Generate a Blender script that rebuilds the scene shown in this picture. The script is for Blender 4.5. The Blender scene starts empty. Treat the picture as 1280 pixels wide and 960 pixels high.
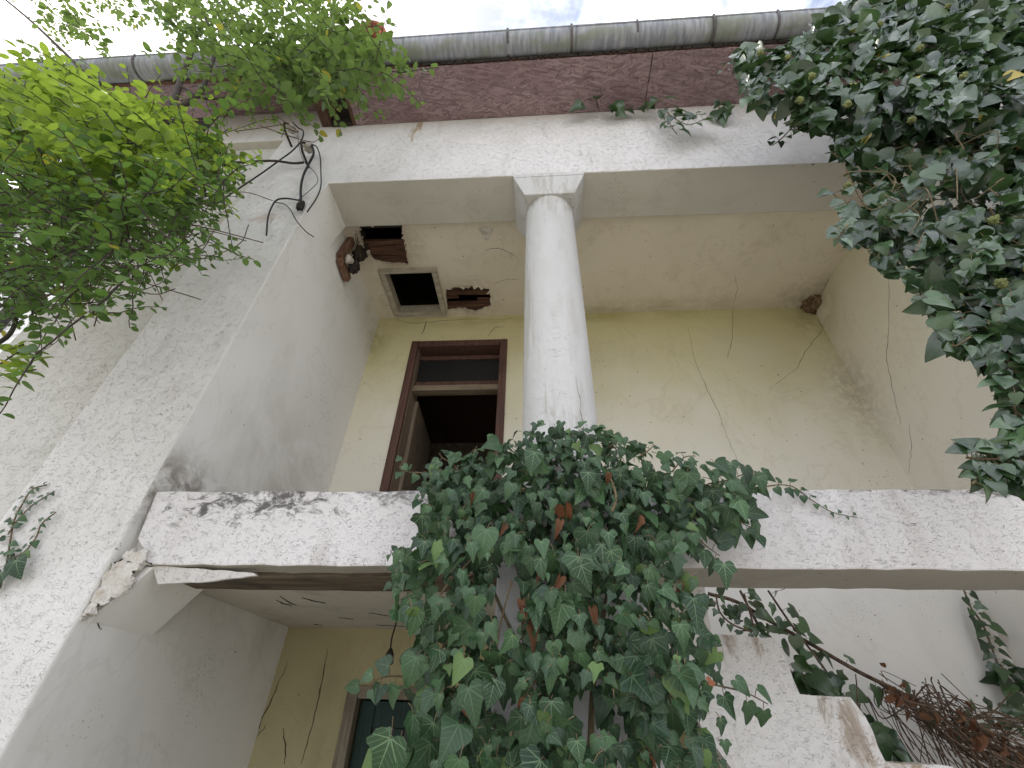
import bpy, bmesh, math, random
import numpy as np
from mathutils import Vector, Matrix, noise as mnoise

# ------------------------------------------------------------------ camera, sky, sun, exposure
SC = bpy.context.scene
COL = SC.collection
EYE = Vector((0, 0, 1.65))
FPX, PITCH, YAW, ROLL = 553.137, .6556, .0794, .0304
_f = Vector((-math.sin(YAW)*math.cos(PITCH), math.cos(YAW)*math.cos(PITCH), math.sin(PITCH)))
_r0 = Vector((math.cos(YAW), math.sin(YAW), 0)); _u0 = _r0.cross(_f)
_r = _r0*math.cos(ROLL) + _u0*math.sin(ROLL); _u = _u0*math.cos(ROLL) - _r0*math.sin(ROLL)
cam_data = bpy.data.cameras.new('camera'); cam = bpy.data.objects.new('camera', cam_data); COL.objects.link(cam)
cam_data.sensor_fit = 'HORIZONTAL'; cam_data.sensor_width = 36; cam_data.lens = FPX/1280*36
cam_data.clip_start = .02; cam_data.clip_end = 2000
M = Matrix((_r, _u, -_f)).transposed().to_4x4(); M.translation = EYE; cam.matrix_world = M
SC.camera = cam

SUN_DIR = Vector((-.50, .10, .86)).normalized()       # towards the sun: left of the house, just behind the facade plane
world = bpy.data.worlds.new('World'); SC.world = world; world.use_nodes = True
wt = world.node_tree; wt.nodes.clear()
sky = wt.nodes.new('ShaderNodeTexSky'); sky.sky_type = 'NISHITA'; sky.sun_disc = False
sky.sun_elevation = math.asin(SUN_DIR.z); sky.sun_rotation = math.atan2(SUN_DIR.x, SUN_DIR.y)
sky.air_density = 1.0; sky.dust_density = 2.0; sky.ozone_density = 1.0
tc = wt.nodes.new('ShaderNodeTexCoord')
mp = wt.nodes.new('ShaderNodeMapping'); mp.inputs['Scale'].default_value = (1, 1, 1.6)
mp.inputs['Location'].default_value = (.35, .1, .22)
wt.links.new(tc.outputs['Generated'], mp.inputs['Vector'])
cn = wt.nodes.new('ShaderNodeTexNoise'); cn.inputs['Scale'].default_value = 3.6; cn.inputs['Detail'].default_value = 7
cn.inputs['Roughness'].default_value = .55; cn.inputs['Distortion'].default_value = .25
wt.links.new(mp.outputs[0], cn.inputs['Vector'])
cr = wt.nodes.new('ShaderNodeMapRange'); cr.interpolation_type = 'SMOOTHSTEP'
cr.inputs['From Min'].default_value = .42; cr.inputs['From Max'].default_value = .58
cr.inputs['To Min'].default_value = .04; cr.inputs['To Max'].default_value = 1.0
wt.links.new(cn.outputs['Fac'], cr.inputs['Value'])
cm = wt.nodes.new('ShaderNodeMix'); cm.data_type = 'RGBA'
cm.inputs[7].default_value = (12.2, 12.3, 12.8, 1)
wt.links.new(cr.outputs[0], cm.inputs[0]); wt.links.new(sky.outputs[0], cm.inputs[6])
bg = wt.nodes.new('ShaderNodeBackground'); bg.inputs['Strength'].default_value = .10
wt.links.new(cm.outputs[2], bg.inputs['Color'])
wo = wt.nodes.new('ShaderNodeOutputWorld'); wt.links.new(bg.outputs[0], wo.inputs['Surface'])

sun_data = bpy.data.lights.new('sun', 'SUN'); sun_data.energy = 1.5; sun_data.angle = math.radians(12)
sun_data.color = (1, .95, .86)
sun = bpy.data.objects.new('sun', sun_data); COL.objects.link(sun)
sun.rotation_euler = SUN_DIR.to_track_quat('Z', 'Y').to_euler()
sun.location = (-6, 1, 14)
vs = SC.view_settings
vs.view_transform = 'Standard'; vs.look = 'None'; vs.exposure = 1.17; vs.gamma = 1; vs.use_curve_mapping = False
SC.cycles.max_bounces = 6; SC.cycles.diffuse_bounces = 4; SC.cycles.transparent_max_bounces = 8

# ------------------------------------------------------------------ helpers
rng = random.Random(11)
def at(px, py, X=None, Y=None, Z=None):
    """a point of the surveyed elevation: where the sight line of a photograph pixel meets a real plane of the house"""
    d = _f + _r*((px-640)/FPX) - _u*((py-480)/FPX)
    k = (Y-EYE.y)/d.y if Y is not None else (X-EYE.x)/d.x if X is not None else (Z-EYE.z)/d.z
    return EYE + d*k
def project(p):
    q = Vector(p)-EYE; d = q.dot(_f)
    if d < .05: return None
    return 640+FPX*q.dot(_r)/d, 480-FPX*q.dot(_u)/d, d

def empty(name, loc, label=None, cat=None, group=None):
    o = bpy.data.objects.new(name, None); o.location = loc; o.empty_display_size = .1; COL.objects.link(o)
    tag(o, label, cat, group); return o
def tag(o, label=None, cat=None, group=None, kind=None):
    if label: o['label'] = label
    if cat: o['category'] = cat
    if group: o['group'] = group
    if kind: o['kind'] = kind
    return o
WORLD_OFF = {}
def off(parent):
    v = Vector((0, 0, 0)); p = parent
    while p is not None:
        v += p.location; p = p.parent
    return v
def link(name, me, parent=None):
    o = bpy.data.objects.new(name, me); COL.objects.link(o)
    if parent is not None:
        o.parent = parent; o.location = -off(parent)
    return o
def finish(name, bm, mats, parent=None, smooth=False, bevel=0, angle=35):
    me = bpy.data.meshes.new(name); bm.normal_update(); bm.to_mesh(me); bm.free()
    for m in (mats if isinstance(mats, (list, tuple)) else [mats]): me.materials.append(m)
    if smooth:
        for p in me.polygons: p.use_smooth = True
    o = link(name, me, parent)
    if bevel:
        b = o.modifiers.new('bevel', 'BEVEL'); b.width = bevel; b.segments = 2; b.limit_method = 'ANGLE'
        b.angle_limit = math.radians(angle); b.harden_normals = False
    return o

class MB:
    def __init__(s): s.v = []; s.f = []
    def box(s, x0, x1, y0, y1, z0, z1, rot=None, c=None):
        n = len(s.v)
        pts = [Vector(p) for p in ((x0,y0,z0),(x1,y0,z0),(x1,y1,z0),(x0,y1,z0),(x0,y0,z1),(x1,y0,z1),(x1,y1,z1),(x0,y1,z1))]
        if rot is not None:
            c = Vector(c); pts = [rot @ (p-c) + c for p in pts]
        s.v += pts
        s.f += [tuple(n+i for i in q) for q in ((0,3,2,1),(4,5,6,7),(0,1,5,4),(1,2,6,5),(2,3,7,6),(3,0,4,7))]
        return s
    def tube(s, pts, r, sides=6, cap=True):
        pts = [Vector(p) for p in pts]; m = len(pts); n0 = len(s.v)
        rr = r if isinstance(r, (list, tuple)) else [r]*m
        t0 = (pts[1]-pts[0]).normalized()
        a = t0.orthogonal().normalized()
        for i, p in enumerate(pts):
            t = (pts[min(i+1, m-1)]-pts[max(i-1, 0)])
            if t.length < 1e-9: t = t0.copy()
            t.normalize(); a = (a - t*a.dot(t))
            if a.length < 1e-6: a = t.orthogonal()
            a.normalize(); b = t.cross(a)
            for k in range(sides):
                an = 2*math.pi*k/sides
                s.v.append(p + (a*math.cos(an)+b*math.sin(an))*rr[i])
        for i in range(m-1):
            for k in range(sides):
                k2 = (k+1) % sides
                s.f.append((n0+i*sides+k, n0+i*sides+k2, n0+(i+1)*sides+k2, n0+(i+1)*sides+k))
        if cap:
            s.f.append(tuple(n0+k for k in reversed(range(sides))))
            s.f.append(tuple(n0+(m-1)*sides+k for k in range(sides)))
        return s
    def prism(s, quad0, quad1):
        n = len(s.v); k = len(quad0); s.v += [Vector(p) for p in quad0]+[Vector(p) for p in quad1]
        s.f.append(tuple(n+i for i in reversed(range(k)))); s.f.append(tuple(n+k+i for i in range(k)))
        for i in range(k):
            j = (i+1) % k; s.f.append((n+i, n+j, n+k+j, n+k+i))
        return s
    def build(s, name, mat, parent=None, smooth=False, bevel=0):
        me = bpy.data.meshes.new(name); me.from_pydata([tuple(v) for v in s.v], [], s.f)
        me.materials.append(mat); bm = bmesh.new(); bm.from_mesh(me); bmesh.ops.recalc_face_normals(bm, faces=bm.faces); bm.to_mesh(me); bm.free()
        if smooth:
            for p in me.polygons: p.use_smooth = True
        o = link(name, me, parent)
        if bevel:
            b = o.modifiers.new('bevel', 'BEVEL'); b.width = bevel; b.segments = 2; b.limit_method = 'ANGLE'; b.angle_limit = math.radians(35)
        return o

def curve(pts, n=8):
    """Catmull-Rom through pts"""
    p = [Vector(q) for q in pts]
    if len(p) < 3: return [p[0].lerp(p[-1], i/n) for i in range(n+1)]
    P = [2*p[0]-p[1]]+p+[2*p[-1]-p[-2]]; out = []
    for i in range(1, len(P)-2):
        for k in range(n):
            t = k/n; a, b, c, d = P[i-1:i+3]
            out.append(.5*((2*b)+(c-a)*t+(2*a-5*b+4*c-d)*t*t+(3*b-a-3*c+d)*t**3))
    out.append(p[-1]); return out
def jitter_loop(loop, step, amp, seed):
    """a hand-plastered edge: the straight sides of a 2-D loop resampled and shaken a little"""
    r = random.Random(seed); out = []; n = len(loop)
    for i in range(n):
        a = loop[i]; b = loop[(i+1) % n]; L = math.hypot(b[0]-a[0], b[1]-a[1]); k = max(1, int(L/step))
        nx, ny = -(b[1]-a[1])/max(L, 1e-6), (b[0]-a[0])/max(L, 1e-6)
        for j in range(k):
            t = j/k; w = 0 if j == 0 else r.uniform(-amp, amp)
            out.append((a[0]+(b[0]-a[0])*t+nx*w, a[1]+(b[1]-a[1])*t+ny*w))
    return out
def panel(name, outer, holes, mp3, thick, mats, parent, bevel=0, pick=None):
    """a flat slab with openings: 2-D loops -> 3-D by mp3(u,v), pushed through by the vector thick"""
    bm = bmesh.new(); edges = []
    for lp in [outer]+list(holes):
        vv = [bm.verts.new(mp3(*q)) for q in lp]
        for i in range(len(vv)): edges.append(bm.edges.new((vv[i], vv[(i+1) % len(vv)])))
    bmesh.ops.triangle_fill(bm, use_beauty=True, use_dissolve=False, edges=edges)
    g = bmesh.ops.extrude_face_region(bm, geom=list(bm.faces))
    bmesh.ops.translate(bm, vec=Vector(thick), verts=[e for e in g['geom'] if isinstance(e, bmesh.types.BMVert)])
    bmesh.ops.recalc_face_normals(bm, faces=bm.faces); bm.normal_update()
    if pick:
        for f in bm.faces: f.material_index = pick(f)
    return finish(name, bm, mats, parent, bevel=bevel)
def ragged(loop, amp, seed, step=.035): return jitter_loop(loop, step, amp, seed)

# ------------------------------------------------------------------ materials
class G:
    def __init__(s, name):
        s.m = bpy.data.materials.new(name); s.m.use_nodes = True; s.t = s.m.node_tree; s.t.nodes.clear()
        s.out = s.t.nodes.new('ShaderNodeOutputMaterial')
    def n(s, typ, ins=None, **props):
        nd = s.t.nodes.new(typ)
        for k, v in props.items(): setattr(nd, k, v)
        for k, v in (ins or {}).items(): s.set(nd.inputs[k], v)
        return nd
    def set(s, sock, v):
        if isinstance(v, bpy.types.NodeSocket): s.t.links.new(v, sock)
        elif isinstance(v, (tuple, list)) and len(v) == 3 and sock.type == 'RGBA': sock.default_value = (*v, 1)
        else: sock.default_value = v
    def math(s, op, a, b=0., c=None, clamp=False):
        nd = s.n('ShaderNodeMath', {0: a, 1: b}, operation=op, use_clamp=clamp)
        if c is not None: s.set(nd.inputs[2], c)
        return nd.outputs[0]
    def mix(s, f, a, b, blend='MIX'):
        return s.n('ShaderNodeMix', {0: f, 6: a, 7: b}, data_type='RGBA', blend_type=blend).outputs[2]
    def ramp(s, v, lo, hi, a=0., b=1.):
        return s.n('ShaderNodeMapRange', {'Value': v, 'From Min': lo, 'From Max': hi, 'To Min': a, 'To Max': b}, interpolation_type='SMOOTHSTEP').outputs[0]
    def noise(s, vec, scale, detail=3, rough=.5, dist=0.):
        return s.n('ShaderNodeTexNoise', {'Vector': vec, 'Scale': scale, 'Detail': detail, 'Roughness': rough, 'Distortion': dist}).outputs['Fac']
    def pos(s): return s.n('ShaderNodeNewGeometry').outputs['Position']
    def scaled(s, vec, sc, loc=(0, 0, 0), rot=(0, 0, 0)):
        return s.n('ShaderNodeMapping', {'Vector': vec, 'Scale': sc, 'Location': loc, 'Rotation': rot}).outputs[0]
    def blob(s, vec, c, r):
        """1 at c, 0 beyond the ellipsoid r"""
        d = s.n('ShaderNodeVectorMath', {0: vec, 1: c}, operation='SUBTRACT').outputs[0]
        d = s.n('ShaderNodeVectorMath', {0: d, 1: tuple(1/q for q in r)}, operation='MULTIPLY').outputs[0]
        L = s.n('ShaderNodeVectorMath', {0: d}, operation='LENGTH').outputs['Value']
        return s.ramp(L, 0, 1, 1, 0)
    def bump(s, h, strength, dist=.01):
        return s.n('ShaderNodeBump', {'Height': h, 'Strength': strength, 'Distance': dist}).outputs[0]
    def done(s, color, rough=.85, normal=None, spec=.3, **kw):
        ins = {'Base Color': color, 'Roughness': rough, 'Specular IOR Level': spec}; ins.update(kw)
        b = s.n('ShaderNodeBsdfPrincipled', ins)
        if normal is not None: s.set(b.inputs['Normal'], normal)
        s.t.links.new(b.outputs[0], s.out.inputs['Surface']); return s.m

def render_coat(name, base, base2, stains=(), groove=1.):
    """dragged 'worm' render: short wandering grooves with dirt in them over a sandy coat"""
    g = G(name); p = g.pos()
    w = g.noise(g.scaled(p, (26, 26, 52)), 1, 2, .5, .9)
    line = g.ramp(g.math('ABSOLUTE', g.math('SUBTRACT', w, .5)), .001, .0095, 1, 0)
    w2 = g.noise(g.scaled(p, (44, 44, 84), (7, 3, 1)), 1, 2, .5, .5)
    line2 = g.ramp(g.math('ABSOLUTE', g.math('SUBTRACT', w2, .5)), .001, .008, 1, 0)
    keep = g.math('MULTIPLY', g.ramp(g.noise(p, 30, 2), .48, .56), g.ramp(g.noise(p, 2.3, 3), .3, .7, .35, 1.))
    keep2 = g.ramp(g.noise(g.scaled(p, (1, 1, 1), (3, 1, 8)), 30, 2), .50, .58)
    gro = g.math('MAXIMUM', g.math('MULTIPLY', line, keep), g.math('MULTIPLY', g.math('MULTIPLY', line2, keep2), .8))
    sand = g.noise(p, 260, 3, .6); lump = g.noise(p, 9, 3)
    big = g.ramp(g.noise(p, 1.6, 4, .6), .35, .68)
    col = g.mix(big, base, base2)
    col = g.mix(g.math('MULTIPLY', g.ramp(g.noise(g.scaled(p, (5, 5, 1.1)), 2, 5, .6), .52, .75), .35), col, (.36, .33, .29))
    for c, r, colr, amt, sc in stains:
        bl = g.blob(p, c, r); nn = g.noise(g.scaled(p, sc), 1, 8, .74, .5)
        mk = g.ramp(g.math('ADD', nn, g.math('MULTIPLY', g.math('SUBTRACT', bl, 1.), .20)), .40, .54)
        col = g.mix(g.math('MULTIPLY', g.math('MULTIPLY', mk, g.ramp(bl, 0, .35)), amt), col, colr)
    pit = g.ramp(g.noise(g.scaled(p, (70, 70, 110)), 1, 3, .6), .60, .72)
    col = g.mix(g.math('MULTIPLY', pit, .20), col, (.26, .235, .215))
    col = g.mix(g.math('MULTIPLY', gro, .42*groove), col, (.24, .215, .20))
    h = g.math('ADD', g.math('MULTIPLY', gro, -1.*groove), g.math('ADD', g.math('SUBTRACT', g.math('MULTIPLY', sand, .34), g.math('MULTIPLY', pit, .3)), g.math('MULTIPLY', lump, .6)))
    return g.done(col, .92, g.bump(h, .8, .006), .2)

def smooth_plaster(name, base, base2, grime, amount=.35, stains=(), lower_tone=None):
    g = G(name); p = g.pos()
    big = g.ramp(g.noise(p, 1.3, 4, .55), .35, .68)
    col = g.mix(big, base, base2)
    if lower_tone:
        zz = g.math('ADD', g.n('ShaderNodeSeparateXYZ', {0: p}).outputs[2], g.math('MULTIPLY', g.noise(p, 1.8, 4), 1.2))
        col = g.mix(g.ramp(zz, lower_tone[1], lower_tone[2]), lower_tone[0], col)  # paler tone low on the wall, blending up into the base colour
    col = g.mix(g.math('MULTIPLY', g.ramp(g.noise(g.scaled(p, (3, 3, 1.2)), 1.5, 6, .65), .50, .78), amount), col, grime)
    tide = g.ramp(g.math('ABSOLUTE', g.math('SUBTRACT', g.noise(p, 1.1, 5, .6, .4), .52)), .0, .012, 1, 0)
    col = g.mix(g.math('MULTIPLY', tide, .16), col, grime)
    clus = g.math('MULTIPLY', g.ramp(g.noise(p, 95, 2, .5), .64, .69), g.ramp(g.noise(p, 2.6, 3), .56, .70))
    col = g.mix(g.math('MULTIPLY', clus, .6), col, (.13, .10, .065))
    spk = g.ramp(g.noise(p, 42, 2, .5), .735, .77)
    col = g.mix(g.math('MULTIPLY', spk, .75), col, (.06, .045, .03))
    for c, r, colr, amt, sc in stains:
        mk = g.math('MULTIPLY', g.blob(p, c, r), g.ramp(g.noise(g.scaled(p, sc), 1, 6, .68, .5), .34, .62))
        col = g.mix(g.math('MULTIPLY', mk, amt), col, colr)
    h = g.math('ADD', g.math('MULTIPLY', g.noise(p, 5, 4), 1.), g.math('MULTIPLY', g.noise(p, 160, 3), .08))
    return g.done(col, .88, g.bump(h, .5, .014), .25)

MOLD = (.045, .040, .034)
M_RENDER = render_coat('white_dragged_render', (.70, .675, .66), (.61, .585, .56), [
    ((-.95, 1.5, 5.45), (.10, .5, .42), (.36, .25, .14), .8, (26, 26, 3)),
    ((-1.7, 1.5, 4.2), (.35, .5, .12), (.48, .36, .29), .5, (9, 9, 9))])
M_BEAM = render_coat('white_weathered_beam_render', (.70, .67, .665), (.63, .60, .59), [
    ((-1.08, 1.53, 2.33), (.60, .3, .22), MOLD, .85, (13, 13, 22)),
    ((-.55, 1.53, 2.34), (.6, .3, .10), MOLD, .7, (14, 14, 26)),
    ((1.4, 1.53, 2.35), (1.4, .3, .07), MOLD, .7, (14, 14, 30))])
M_STAIRWALL = render_coat('white_stained_stair_render', (.68, .655, .64), (.60, .575, .56), [
    ((1.06, 2.0, 1.66), (.20, .3, .24), (.24, .16, .09), .7, (12, 12, 3.5)),
    ((.72, 2.0, 1.93), (.20, .3, .14), (.22, .15, .085), .75, (14, 14, 5)),
    ((.60, 2.0, 2.05), (.13, .3, .16), (.20, .15, .10), .85, (9, 9, 6)),
    ((1.15, 2.0, 1.58), (.25, .3, .05), (.26, .17, .08), .7, (12, 12, 12))])
M_FRONTWALL = render_coat('mossy_shaded_wall_render', (.585, .565, .53), (.52, .50, .455), [((-2.5, 1.55, 4.4), (1.2, .5, 1.2), (.34, .31, .20), .6, (4, 4, 2))])  # mossy tone, with recess and shrub shade put into the colour
M_COLUMN = render_coat('white_column_render', (.585, .575, .565), (.545, .535, .52), [((.085, 1.53, 2.5), (.3, .3, .5), (.36, .33, .28), .6, (20, 20, 4)), ((.085, 1.6, 4.4), (.4, .4, .5), (.36, .33, .27), .55, (16, 16, 2.5)), ((-.08, 1.6, 3.4), (.14, .3, 1.2), (.40, .37, .31), .5, (18, 18, 1.5))], groove=.2)
M_SIDE = smooth_plaster('grey_white_side_plaster', (.77, .75, .72), (.72, .70, .66), (.46, .44, .38), .3, [
    ((-1.5, 1.62, 2.36), (.3, .75, .26), (.10, .075, .05), .9, (8, 8, 10)),
    ((-1.5, 2.3, 2.5), (.3, .8, .9), (.28, .25, .19), .5, (2.2, 2.2, 3)),
    ((-1.5, 2.85, 4.5), (.25, .5, .5), (.36, .32, .14), .6, (3, 3, 3))])
M_YELLOW = smooth_plaster('yellow_to_cream_plaster', (.66, .605, .34), (.63, .565, .33), (.46, .40, .24), .25, lower_tone=((.79, .745, .64), 3.6, 5.2), stains=[
    ((2.4, 2.85, 4.6), (.45, .6, .55), (.30, .24, .12), .55, (5, 5, 5)),
    ((2.4, 2.85, 3.7), (.30, .4, .7), (.25, .20, .11), .45, (14, 14, 14)),
    ((0, 2.85, 4.62), (2.6, .4, .18), (.36, .31, .10), .55, (3.5, 3.5, 9)),
    ((-1.5, 2.85, 4.4), (.25, .4, .5), (.33, .28, .12), .6, (6, 6, 6))])
M_CREAM = smooth_plaster('cream_side_plaster', (.74, .69, .53), (.71, .655, .51), (.50, .44, .30), .25, lower_tone=((.78, .74, .65), 3.6, 5.4), stains=[
    ((2.42, 2.85, 4.6), (.45, .6, .55), (.36, .30, .15), .5, (5, 5, 5)), ((2.42, 2.85, 3.7), (.30, .35, .7), (.33, .27, .16), .4, (14, 14, 14))])
M_CEIL = smooth_plaster('cream_ceiling_plaster', (.76, .69, .57), (.71, .64, .52), (.42, .35, .24), .35, [((-1.2, 2.07, 4.65), (.42, .40, .2), (.24, .165, .09), .75, (7, 7, 7)), ((-.62, 2.64, 4.65), (.42, .32, .2), (.26, .18, .10), .75, (7, 7, 7)), ((-1.1, 2.55, 4.65), (.5, .5, .2), (.34, .27, .16), .5, (5, 5, 5)), ((2.42, 2.85, 4.65), (.5, .5, .2), (.26, .20, .11), .7, (6, 6, 6)), ((.9, 2.8, 4.65), (1.6, .16, .2), (.34, .30, .14), .5, (4, 9, 4))])
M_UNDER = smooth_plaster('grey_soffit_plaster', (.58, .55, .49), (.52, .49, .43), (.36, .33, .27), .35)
M_UNDERLOW = smooth_plaster('shaded_grey_beam_underside', (.37, .34, .29), (.32, .29, .25), (.22, .20, .16), .35)  # underside colour darkened to carry the beam's shade
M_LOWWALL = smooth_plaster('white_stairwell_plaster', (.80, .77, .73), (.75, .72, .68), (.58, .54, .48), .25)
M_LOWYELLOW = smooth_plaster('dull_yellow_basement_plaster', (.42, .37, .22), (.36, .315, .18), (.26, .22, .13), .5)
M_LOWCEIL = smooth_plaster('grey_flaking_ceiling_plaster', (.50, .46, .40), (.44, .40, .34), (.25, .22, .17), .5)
def broken_mat():
    g = G('broken_bare_plaster'); p = g.pos()
    n = g.noise(p, 22, 6, .65); col = g.mix(g.ramp(n, .30, .55), (.55, .48, .41), (.74, .70, .65))
    return g.done(col, .95, g.bump(g.noise(p, 45, 6, .7), .9, .02), .15)
M_BROKEN = broken_mat()

def osb_mat():
    g = G('red_brown_strand_board'); p = g.pos()
    col = None; hh = None
    for i, (rot, sc) in enumerate(((.12, (12, 85, 1)), (-.6, (13, 90, 1)), (.95, (13, 85, 1)), (-1.3, (14, 95, 1)), (.4, (12, 100, 1)), (-.2, (14, 85, 1)))):
        v = g.n('ShaderNodeTexVoronoi', {'Vector': g.scaled(g.scaled(p, (1, 1, 1), (i*3.1, i*1.7, 0), (0, 0, rot)), (sc[0], sc[1], 3)), 'Scale': 1., 'Randomness': 1.}, feature='F1')
        val = g.n('ShaderNodeSeparateColor', {0: v.outputs['Color']}).outputs[0]
        c = g.mix(val, (.170, .112, .118), (.365, .262, .270))
        h = g.math('SUBTRACT', val, g.math('MULTIPLY', v.outputs['Distance'], .5))
        if col is None: col, hh = c, h
        else:
            k = g.math('GREATER_THAN', g.n('ShaderNodeSeparateColor', {0: v.outputs['Color']}).outputs[1], .52)
            col = g.mix(k, col, c); hh = g.n('ShaderNodeMix', {0: k, 2: hh, 3: h}).outputs[0]
    pale = g.ramp(g.noise(g.scaled(p, (12, 30, 3), (3, 9, 0), (0, 0, .5)), 1.6, 2, .5, 1.2), .66, .70)
    col = g.mix(g.math('MULTIPLY', pale, .5), col, (.44, .31, .27))
    damp = g.ramp(g.noise(p, 2.2, 4), .45, .7)
    col = g.mix(g.math('MULTIPLY', damp, .4), col, (.18, .11, .115))
    return g.done(col, .8, g.bump(hh, .6, .004), .25)
M_OSB = osb_mat()
def wood_mat(name, a, b, along='X', rough=.8):
    g = G(name); p = g.pos()
    sc = {'X': (2.5, 45, 45), 'Y': (45, 2.5, 45), 'Z': (45, 45, 2.5)}[along]
    n = g.noise(g.scaled(p, sc), 1, 6, .65, .6); col = g.mix(g.ramp(n, .32, .68), a, b)
    col = g.mix(g.math('MULTIPLY', g.ramp(g.noise(p, 7, 5, .6), .5, .72), .5), col, tuple(q*.5 for q in a))
    return g.done(col, rough, g.bump(n, .5, .006), .25)
M_RAFTER = wood_mat('brown_rafter_wood', (.060, .030, .020), (.16, .09, .060), 'Y')
M_LATH = wood_mat('rotten_lath_wood', (.035, .018, .012), (.15, .078, .048), 'X')
M_TIMBER = wood_mat('grey_brown_lintel_timber', (.055, .042, .030), (.16, .125, .088), 'X')
M_CASING = wood_mat('red_brown_painted_casing', (.085, .042, .033), (.135, .070, .053), 'Z', .6)
M_JAMB = wood_mat('taupe_door_jamb_wood', (.17, .13, .092), (.26, .20, .145), 'Z', .7)
M_RAIL = wood_mat('tan_transom_wood', (.20, .155, .105), (.28, .22, .15), 'X', .7)
M_HATCH = wood_mat('pale_worn_hatch_wood', (.34, .30, .23), (.52, .47, .38), 'X', .8)
M_TAUPEFRAME = wood_mat('grey_brown_door_frame', (.16, .135, .10), (.24, .20, .15), 'Z', .75)
M_GREEN = wood_mat('dark_green_door_paint', (.006, .024, .018), (.012, .036, .028), 'Z', .5)
M_BRACKET = wood_mat('old_brown_bracket_wood', (.11, .055, .035), (.26, .15, .10), 'Z', .8)
def plain(name, c, rough=.7, spec=.3, metal=0., var=.25, scale=14):
    g = G(name); p = g.pos()
    n = g.noise(p, scale, 5, .6)
    return g.done(g.mix(g.ramp(n, .35, .65), tuple(q*(1-var) for q in c), tuple(min(1, q*(1+var)) for q in c)), rough, g.bump(n, .25, .004), spec, Metallic=metal)
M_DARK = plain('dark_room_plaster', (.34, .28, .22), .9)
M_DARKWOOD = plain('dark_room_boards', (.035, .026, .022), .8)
M_CABLE = plain('black_cable_rubber', (.012, .012, .013), .55, .4)
M_IRON = plain('rusty_black_iron', (.03, .022, .018), .75)
M_PORC = plain('grimy_porcelain', (.42, .37, .32), .35, .5)
M_CRACK = plain('crack_shadowed_earth', (.035, .028, .02), .95, .05)
M_ROOT = plain('dried_root_brown', (.075, .055, .035), .9, .1)
M_TILE = plain('terracotta_tile', (.36, .135, .085), .85, .2, 0, .3, 9)
M_MUD = plain('mud_brown', (.20, .135, .085), .95, .1, 0, .5, 40)
M_GROUND = plain('pale_bounce_ground', (.36, .345, .30), .95, .1, 0, .25, 3)  # ground out of view, paled to bounce light onto ceilings and undersides
M_CONC = plain('grey_step_concrete', (.36, .34, .31), .9)
M_NEIGH = plain('neighbour_white_wall', (.72, .71, .69), .9)
M_NDARK = plain('neighbour_dark_timber', (.045, .038, .035), .8)
def gutter_mat():
    g = G('weathered_zinc_gutter'); p = g.pos()
    st = g.noise(g.scaled(p, (40, 6, 6)), 1, 5, .65)
    col = g.mix(g.ramp(st, .35, .68), (.21, .22, .25), (.37, .37, .39))
    col = g.mix(g.math('MULTIPLY', g.ramp(g.noise(g.scaled(p, (2.2, 5, 5)), 2, 5, .6), .42, .66), .75), col, (.22, .235, .175))
    return g.done(col, .62, g.bump(st, .2, .003), .4, Metallic=.25)
M_GUTTER = gutter_mat()
M_STRAP = plain('dark_gutter_strap', (.11, .10, .10), .65, .4, .3)
g = G('door_glass'); M_GLASS = g.done((.02, .02, .02), .3, None, .2)

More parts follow.
